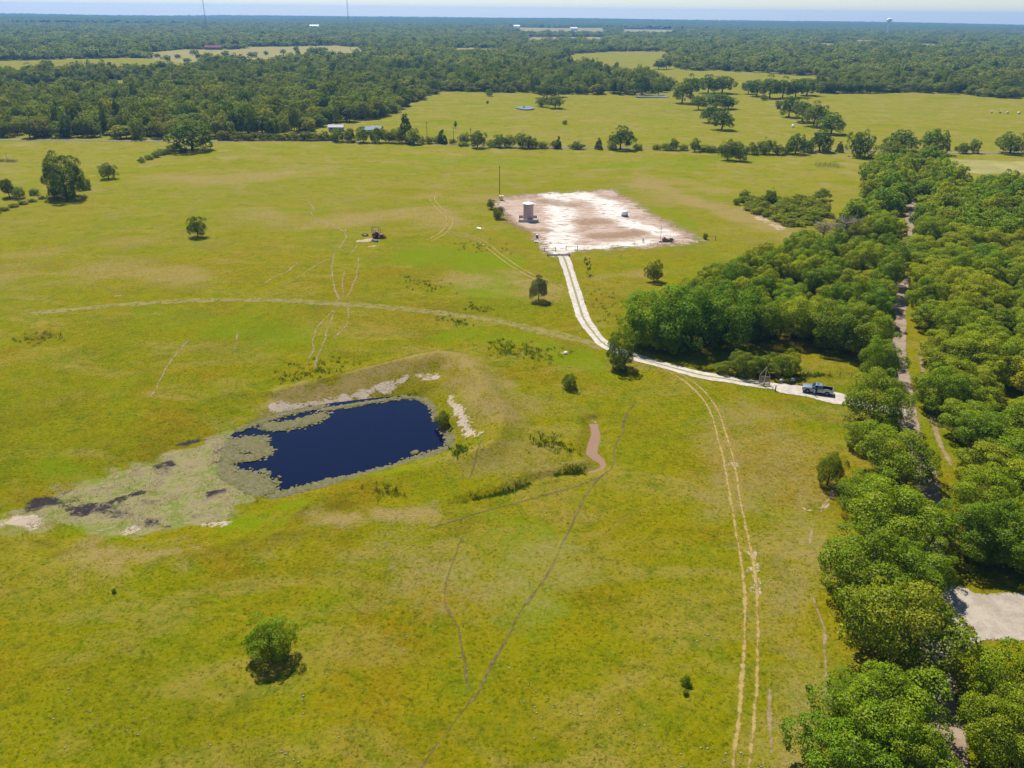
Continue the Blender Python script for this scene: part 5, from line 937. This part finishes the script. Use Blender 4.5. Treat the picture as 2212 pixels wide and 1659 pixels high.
    MB().add([(.05, -.04, .76), (1.0, -.04, .76), (.9, .06, 1.32), (.55, .06, 1.32), (.05, 0, .78), (1.0, 0, .78), (.9, .09, 1.32), (.55, .09, 1.32)], [(0, 1, 2, 3), (7, 6, 5, 4), (0, 4, 5, 1), (1, 5, 6, 2), (2, 6, 7, 3), (3, 7, 4, 0)]).build('door_glass', glass, door)
    MB().box(.78, .98, -.08, -.05, .58, .63).build('door_handle', chrome, door)
    for sx in (-1.88, 1.88):
        for sy in (-.84, .84): wheel(t, sx, sy, .42, .28, rim)
    for sx in (-1.88, 1.88): MB().box(sx - .48, sx + .48, -.70, .70, .35, .85).build('wheel_well', M_DARK, t)
    MB().box(-3.02, -2.90, -.95, .95, .48, .72).build('front_bumper', chrome, t, .03); MB().box(2.92, 3.06, -.92, .92, .50, .70).build('rear_bumper', chrome, t, .03); MB().box(-2.995, -2.955, -.62, .62, .74, 1.08).build('grille', M_DARK, t, .01)
    for sy in (-.80, .80): MB().box(-2.985, -2.88, sy - .15, sy + .15, .90, 1.09).build('headlight', lamp, t, .02); MB().box(2.90, 2.955, sy * 1.13 - .07, sy * 1.13 + .07, .85, 1.22).build('tail_light', red, t, .01)
    for sy in (-1.12, 1.12): MB().box(-1.05, -.88, sy - .12, sy + .12, 1.28, 1.5).build('mirror', M_DARK, t, .02)
    MB().box(-1.3, 1.3, -1.0, -.93, .36, .45).box(-1.3, 1.3, .93, 1.0, .36, .45).build('running_board', M_DARK, t); MB().box(-2.6, 2.75, -.45, .45, .38, .52).build('frame_rails', M_DARK, t)
make_truck()

# --- wooden gate frame
x, y, z = at(1650, 833); t = thing('gate_frame', 'weathered wooden gate panel under a tall pointed pole frame beside the driveway', 'gate', (x, y, z), -.12)
for i in range(7): MB().box(-1.05 + .02 * i, 1.05 - .02 * i, -.35 + i * .10, -.30 + i * .10, .28 + i * .25, .48 + i * .25).build('plank', M_PLANK, t, .01)
MB().tube((-1.15, -.45, -.1), (-1.0, .42, 2.1), .07).build('side_post', M_PLANK, t); MB().tube((1.15, -.45, -.1), (1.0, .42, 2.1), .07).build('side_post', M_PLANK, t)
MB().tube((-1.0, .42, 2.1), (.02, .2, 4.0), .075).build('upper_pole', M_PLANK, t); MB().tube((1.0, .42, 2.1), (.02, .2, 4.0), .075).build('upper_pole', M_PLANK, t)
MB().tube((-.15, -.62, .9), (.05, .05, 3.5), .09).build('leaning_pole', M_PLANKL, t); MB().tube((-.12, -.55, -.3), (-.10, -.5, 1.0), .10).build('center_post', M_WOODP, t)
MB().box(-1.3, 0, -.65, -.45, .10, .24).build('sill_board', M_PLANKL, t, .01); MB().box(.02, 1.25, -.72, -.52, .04, .18).build('sill_board', M_PLANKL, t, .01)
x, y, z = at(1674, 846); t = thing('fence_post', 'single short dark wooden post right of the wooden gate frame', 'post', (x, y, z)); MB().tube((0, 0, -.3), (.05, 0, 1.35), .12, .10, 10).tube((.05, 0, 1.35), (.05, 0, 1.39), .10, .04, 10).build('post_shaft', M_WOODP, t)
for u, v, l in [(1688, 824, 'white stone at the foot of the right gate bush, left one'), (1713, 823, 'white stone at the foot of the right gate bush, right one'), (1222, 767, 'pale boulder in the grass left of the driveway bend')]:
    x, y, z = at(u, v); bm = bmesh.new(); bmesh.ops.create_icosphere(bm, subdivisions=2, radius=.48); rs = np.random.RandomState(int(u))
    for q in bm.verts: q.co *= 1 + rs.uniform(-.18, .12); q.co.z *= .75
    me = D.meshes.new('stone'); bm.to_mesh(me); bm.free(); me.materials.append(M_STONE); tag(link('stone', me, None, (x, y, z + .22)), l, 'stone')
# old rail fence on the verge behind the truck
fl = smooth(g2([(1712, 812), (1745, 812), (1790, 813), (1838, 816)]), 2.6); t = thing('brush_fence', 'weed-grown wire fence on the verge behind the pickup', 'fence', (0, 0, 0))
for p in fl[::1]: zz = hz(*p); MB().tube((p[0], p[1], zz - .2), (p[0], p[1], zz + 1.15), .06, .05, 6).build('post', M_WOODP, t)
for hh in (.4, .75, 1.05):
    mb = MB()
    for a_, b_ in zip(fl[:-1], fl[1:]): mb.tube((*a_, hz(*a_) + hh), (*b_, hz(*b_) + hh), .014, None, 4, False)
    mb.build('wire', M_RUST, t)
# --- corral in the back pasture
x, y, z = at(1786, 359); t = thing('corral', 'low grey livestock pen of rail panels in the back right pasture', 'pen', (x, y, z))
M_CORR = plain('corral_rail', (.20, .155, .10), .8, .1)
for (ax, ay, bx, by) in [(-5.2, -2.4, 5.2, -2.4), (-5.2, 2.4, 5.2, 2.4), (-5.2, -2.4, -5.2, 2.4), (5.2, -2.4, 5.2, 2.4)]:
    n_ = max(2, int(math.hypot(bx - ax, by - ay) / 2.4))
    for i in range(n_ + 1):
        f = i / n_; px, py = ax + (bx - ax) * f, ay + (by - ay) * f
        if i < n_ or ax == bx: MB().tube((px, py, -.1), (px, py, 1.9), .08, .08, 6).build('post', M_CORR, t)
    for hh in (.5, 1.0, 1.55): MB().tube((ax, ay, hh), (bx, by, hh), .055, .055, 6).build('rail', M_CORR, t)
# brush pile with snag at the left edge
x, y, z = at(12, 351); t = thing('brush_pile', 'grey pile of dead brush at the left picture edge', 'brush pile', (x, y, z))
rs = np.random.RandomState(4)
for i in range(4):
    mb = MB()
    for q in range(70):
        a_ = Vector((rs.uniform(-5.5, 5.5), rs.uniform(-1.6, 1.6), rs.uniform(0, .9))); b_ = a_ + Vector((rs.uniform(-1.6, 1.6), rs.uniform(-.8, .8), rs.uniform(-.1, .8))); mb.tube(a_, b_, .05, .02, 4, False)
    mb.build('branches', M_DEAD, t)
MB().tube((1.4, 0, 0), (1.0, 0, 4.6), .12, .04, 7).build('snag', M_DEAD, t)
# dead snag trees in the hedgerow
x, y, z = at(1136, 318); t = thing('dead_snag', 'thin bare dead trunk rising from the hedgerow at centre', 'tree', (x, y, z)); MB().tube((0, 0, 0), (-2.2, 0, 11), .16, .05, 7).build('trunk', M_DEAD, t); MB().tube((-1.2, 0, 6), (.4, 0, 8.6), .08, .03, 5).tube((-1.7, 0, 8.4), (-3.2, 0, 10.0), .06, .02, 5).build('branch', M_DEAD, t)
# utility poles across the far road
for u, v, h, l in [(923, 303, 10.5, 'utility pole beyond the hedgerow left of centre'), (1017, 307, 8., 'shorter utility pole beyond the hedgerow at centre'), (980, 300, 7., 'leaning utility pole beyond the hedgerow near the dark sapling')]:
    x, y, z = at(u, v); t = thing('utility_pole', l, 'pole', (x, y, z)); MB().tube((0, 0, -.3), (-.1, 0, h), .16, .11, 8).build('pole_shaft', M_WOODP, t); MB().box(-1.1, .9, -.06, .06, h - .9, h - .75).build('crossarm', M_WOODP, t)
# bale shapes in place of cattle, and a white feeder, in the far fields
for i, (u, v, l) in enumerate([(2141, 244, 'pale bale-shaped cattle stand-in furthest left in the far right field'), (2160, 245, 'pale bale-shaped cattle stand-in second from the left in the far right field'), (2176, 246, 'pale bale-shaped cattle stand-in third from the left in the far right field'), (2200, 247, 'pale bale-shaped cattle stand-in furthest right in the far right field')]):
    x, y, z = at(u, v); t = thing('cattle_stand_in', l, 'cattle stand-in', (x, y, z), .6 * i, 'cattle stand-ins in the far right field'); MB().lathe([(.78, -.8), (.82, -.74), (.82, .74), (.78, .8)], 20, (0, 0, .78), 'x').build('bale_roll', D.materials.get('bale_straw') or plain('bale_straw', (.55, .47, .24), .95), t, 0, .6); MB().lathe([(.828, -.4), (.835, -.38), (.835, .38), (.828, .4)], 20, (0, 0, .78), 'x').build('net_wrap', D.materials.get('bale_wrap') or plain('bale_wrap', (.62, .56, .38), .8), t, 0, .6)
x, y, z = at(1713, 273.5); t = thing('feeder', 'small white feeder in the far field beside the diagonal trees', 'feeder', (x, y, z)); MB().lathe([(.9, .5), (1.0, 1.3), (.5, 1.9), (.1, 2.0)], 18).build('hopper', M_WHITE, t, 0, .6)
for sx in (-.7, .7): MB().box(sx - .06, sx + .06, -.06, .06, -.1, .6).build('leg', M_STEEL, t)

# --- buildings
def house(u, v, w, d, h, rise, wallc, roofc, label, rz=0., name='farm_building', door=True):
    x, y, z = at(u, v); t = thing(name, label, 'building', (x, y, z), rz); wm = plain(name + '_wall', wallc, .8); rm = plain(name + '_roof', roofc, .9, spec=.05)
    MB().box(-w / 2, w / 2, -d / 2, d / 2, -.3, h).build('wall', wm, t)
    MB().profile([(-d / 2, h + .002), (d / 2, h + .002), (0, h + rise - .05)], -w / 2, w / 2).build('gable', wm, t, 0, None, (0, 0, 0), (0, 0, math.pi / 2))
    for s in (-1, 1):
        e = d / 2 + .5; V = [(-w / 2 - .5, s * e, h - .1), (w / 2 + .5, s * e, h - .1), (w / 2 + .5, 0, h + rise), (-w / 2 - .5, 0, h + rise)]; V += [(a, b, c + .12) for a, b, c in V]
        MB().add(V, [(0, 3, 2, 1), (4, 5, 6, 7), (0, 1, 5, 4), (1, 2, 6, 5), (2, 3, 7, 6), (3, 0, 4, 7)]).build('roof_slope', rm, t)
    if door: MB().box(-.55, .55, -d / 2 - .06, -d / 2 - .003, 0, 2.1).build('door', plain(name + '_door', (.12, .10, .09), .6), t)
    for sx in (-.3, .3): MB().box(sx * w - .7, sx * w + .7, -d / 2 - .05, -d / 2 - .003, 1.0, 2.1).build('window', D.materials['tinted_glass'], t)
house(727, 285, 9, 5, 2.6, 1.2, (.35, .33, .30), (.42, .42, .43), 'white-roofed farm shed at the woodland edge above the hedgerow', .05)
house(793, 291, 7, 5, 2.6, 1.5, (.50, .50, .52), (.28, .32, .38), 'small blue-white farm roof half hidden in the hedgerow, left', .4)
house(815, 289, 6, 5, 2.8, 1.4, (.50, .52, .50), (.24, .28, .26), 'small pale green farm roof half hidden in the hedgerow, right', -.2)
house(462, 107, 30, 13, 4, 3.5, (.20, .11, .10), (.20, .085, .08), 'red-roofed barn on the far tan field at upper left', .1)
house(680, 64.5, 34, 18, 14, 4, (.85, .85, .85), (.88, .88, .88), 'large white building in the far forest left of centre', .1)
house(1116, 64.5, 26, 18, 15, 4, (.85, .85, .85), (.88, .88, .88), 'white building at the left end of the far tan field', .1)
house(1239, 66, 30, 16, 9, 4, (.80, .80, .80), (.80, .82, .82), 'pale building in front of the far tan field', .2)
house(1743, 94, 26, 14, 5, 4, (.75, .75, .74), (.82, .82, .84), 'small white roof in the right far forest', .3)
house(1866, 95, 40, 16, 5, 4, (.55, .45, .40), (.50, .38, .34), 'brownish long roof in the right far forest', .1)
# water tower
x, y, dpt = map(float, gp(1915, 76)); t = thing('water_tower', 'white water tower rising from the right far forest', 'water tower', (x, y, 0))
MB().lathe([(2.5, 46), (8.5, 50), (10.5, 54), (8.5, 58.5), (4, 60.5), (.4, 61)], 28).build('tank_bulb', M_WHITE, t, 0, .7); MB().lathe([(3.5, -.5), (2.0, 6), (1.8, 46.2)], 20).build('stem', M_WHITE, t, 0, .6)
# radio masts
def radio_mast(u, v, top, label):
    x, y, _ = map(float, gp(u, v)); t = thing('radio_mast', label, 'mast', (x, y, 0)); L = [(.8 * math.cos(a), .8 * math.sin(a)) for a in (0, 2.094, 4.189)]
    lm = D.materials.get('mast_steel') or plain('mast_steel', (.30, .29, .30), .6, .3)
    for p in L: MB().tube((*p, 0), (*p, top), .16, .12, 5).build('leg', lm, t)
    mb = MB(); n_ = int(top / 2.2)
    for i in range(n_):
        z0, z1 = i * top / n_, (i + 1) * top / n_
        for k_ in range(3): mb.tube((*L[k_], z0), (*L[(k_ + 1) % 3], z1), .07, .07, 3, False)
    mb.build('lattice', lm, t)
    for a in (.4, 2.5, 4.6): MB().tube((0, 0, top * .9), (45 * math.cos(a), 45 * math.sin(a), 0), .03, .03, 3).build('guy_wire', lm, t)
    MB().lathe([(1.0, top - 5), (1.0, top - 1.5)], 12).build('antenna_array', plain('antenna', (.55, .45, .45), .6), t); MB().tube((0, 0, top - 1.4), (0, 0, top + 1.5), .1, .05, 6).build('lightning_rod', lm, t)
radio_mast(453, 108, 100, 'tall thin radio mast crossing the horizon at upper left'); radio_mast(757, 108, 92, 'thin radio mast crossing the horizon left of centre')

# ================================================================== HAZE
M_HZ, nt, out = new_mat('haze'); pv = nd(nt, 'VolumePrincipled', {'Color': (.20, .49, 1.0, 1), 'Density': .000095, 'Anisotropy': .2}); nt.links.new(pv.outputs[0], out.inputs['Volume'])
hzb = MB().box(-9300, 9300, -2100, 9000, -6, 106).build('haze', M_HZ); hzb['kind'] = 'stuff'; hzb['label'] = 'thin blue summer haze over the whole landscape'
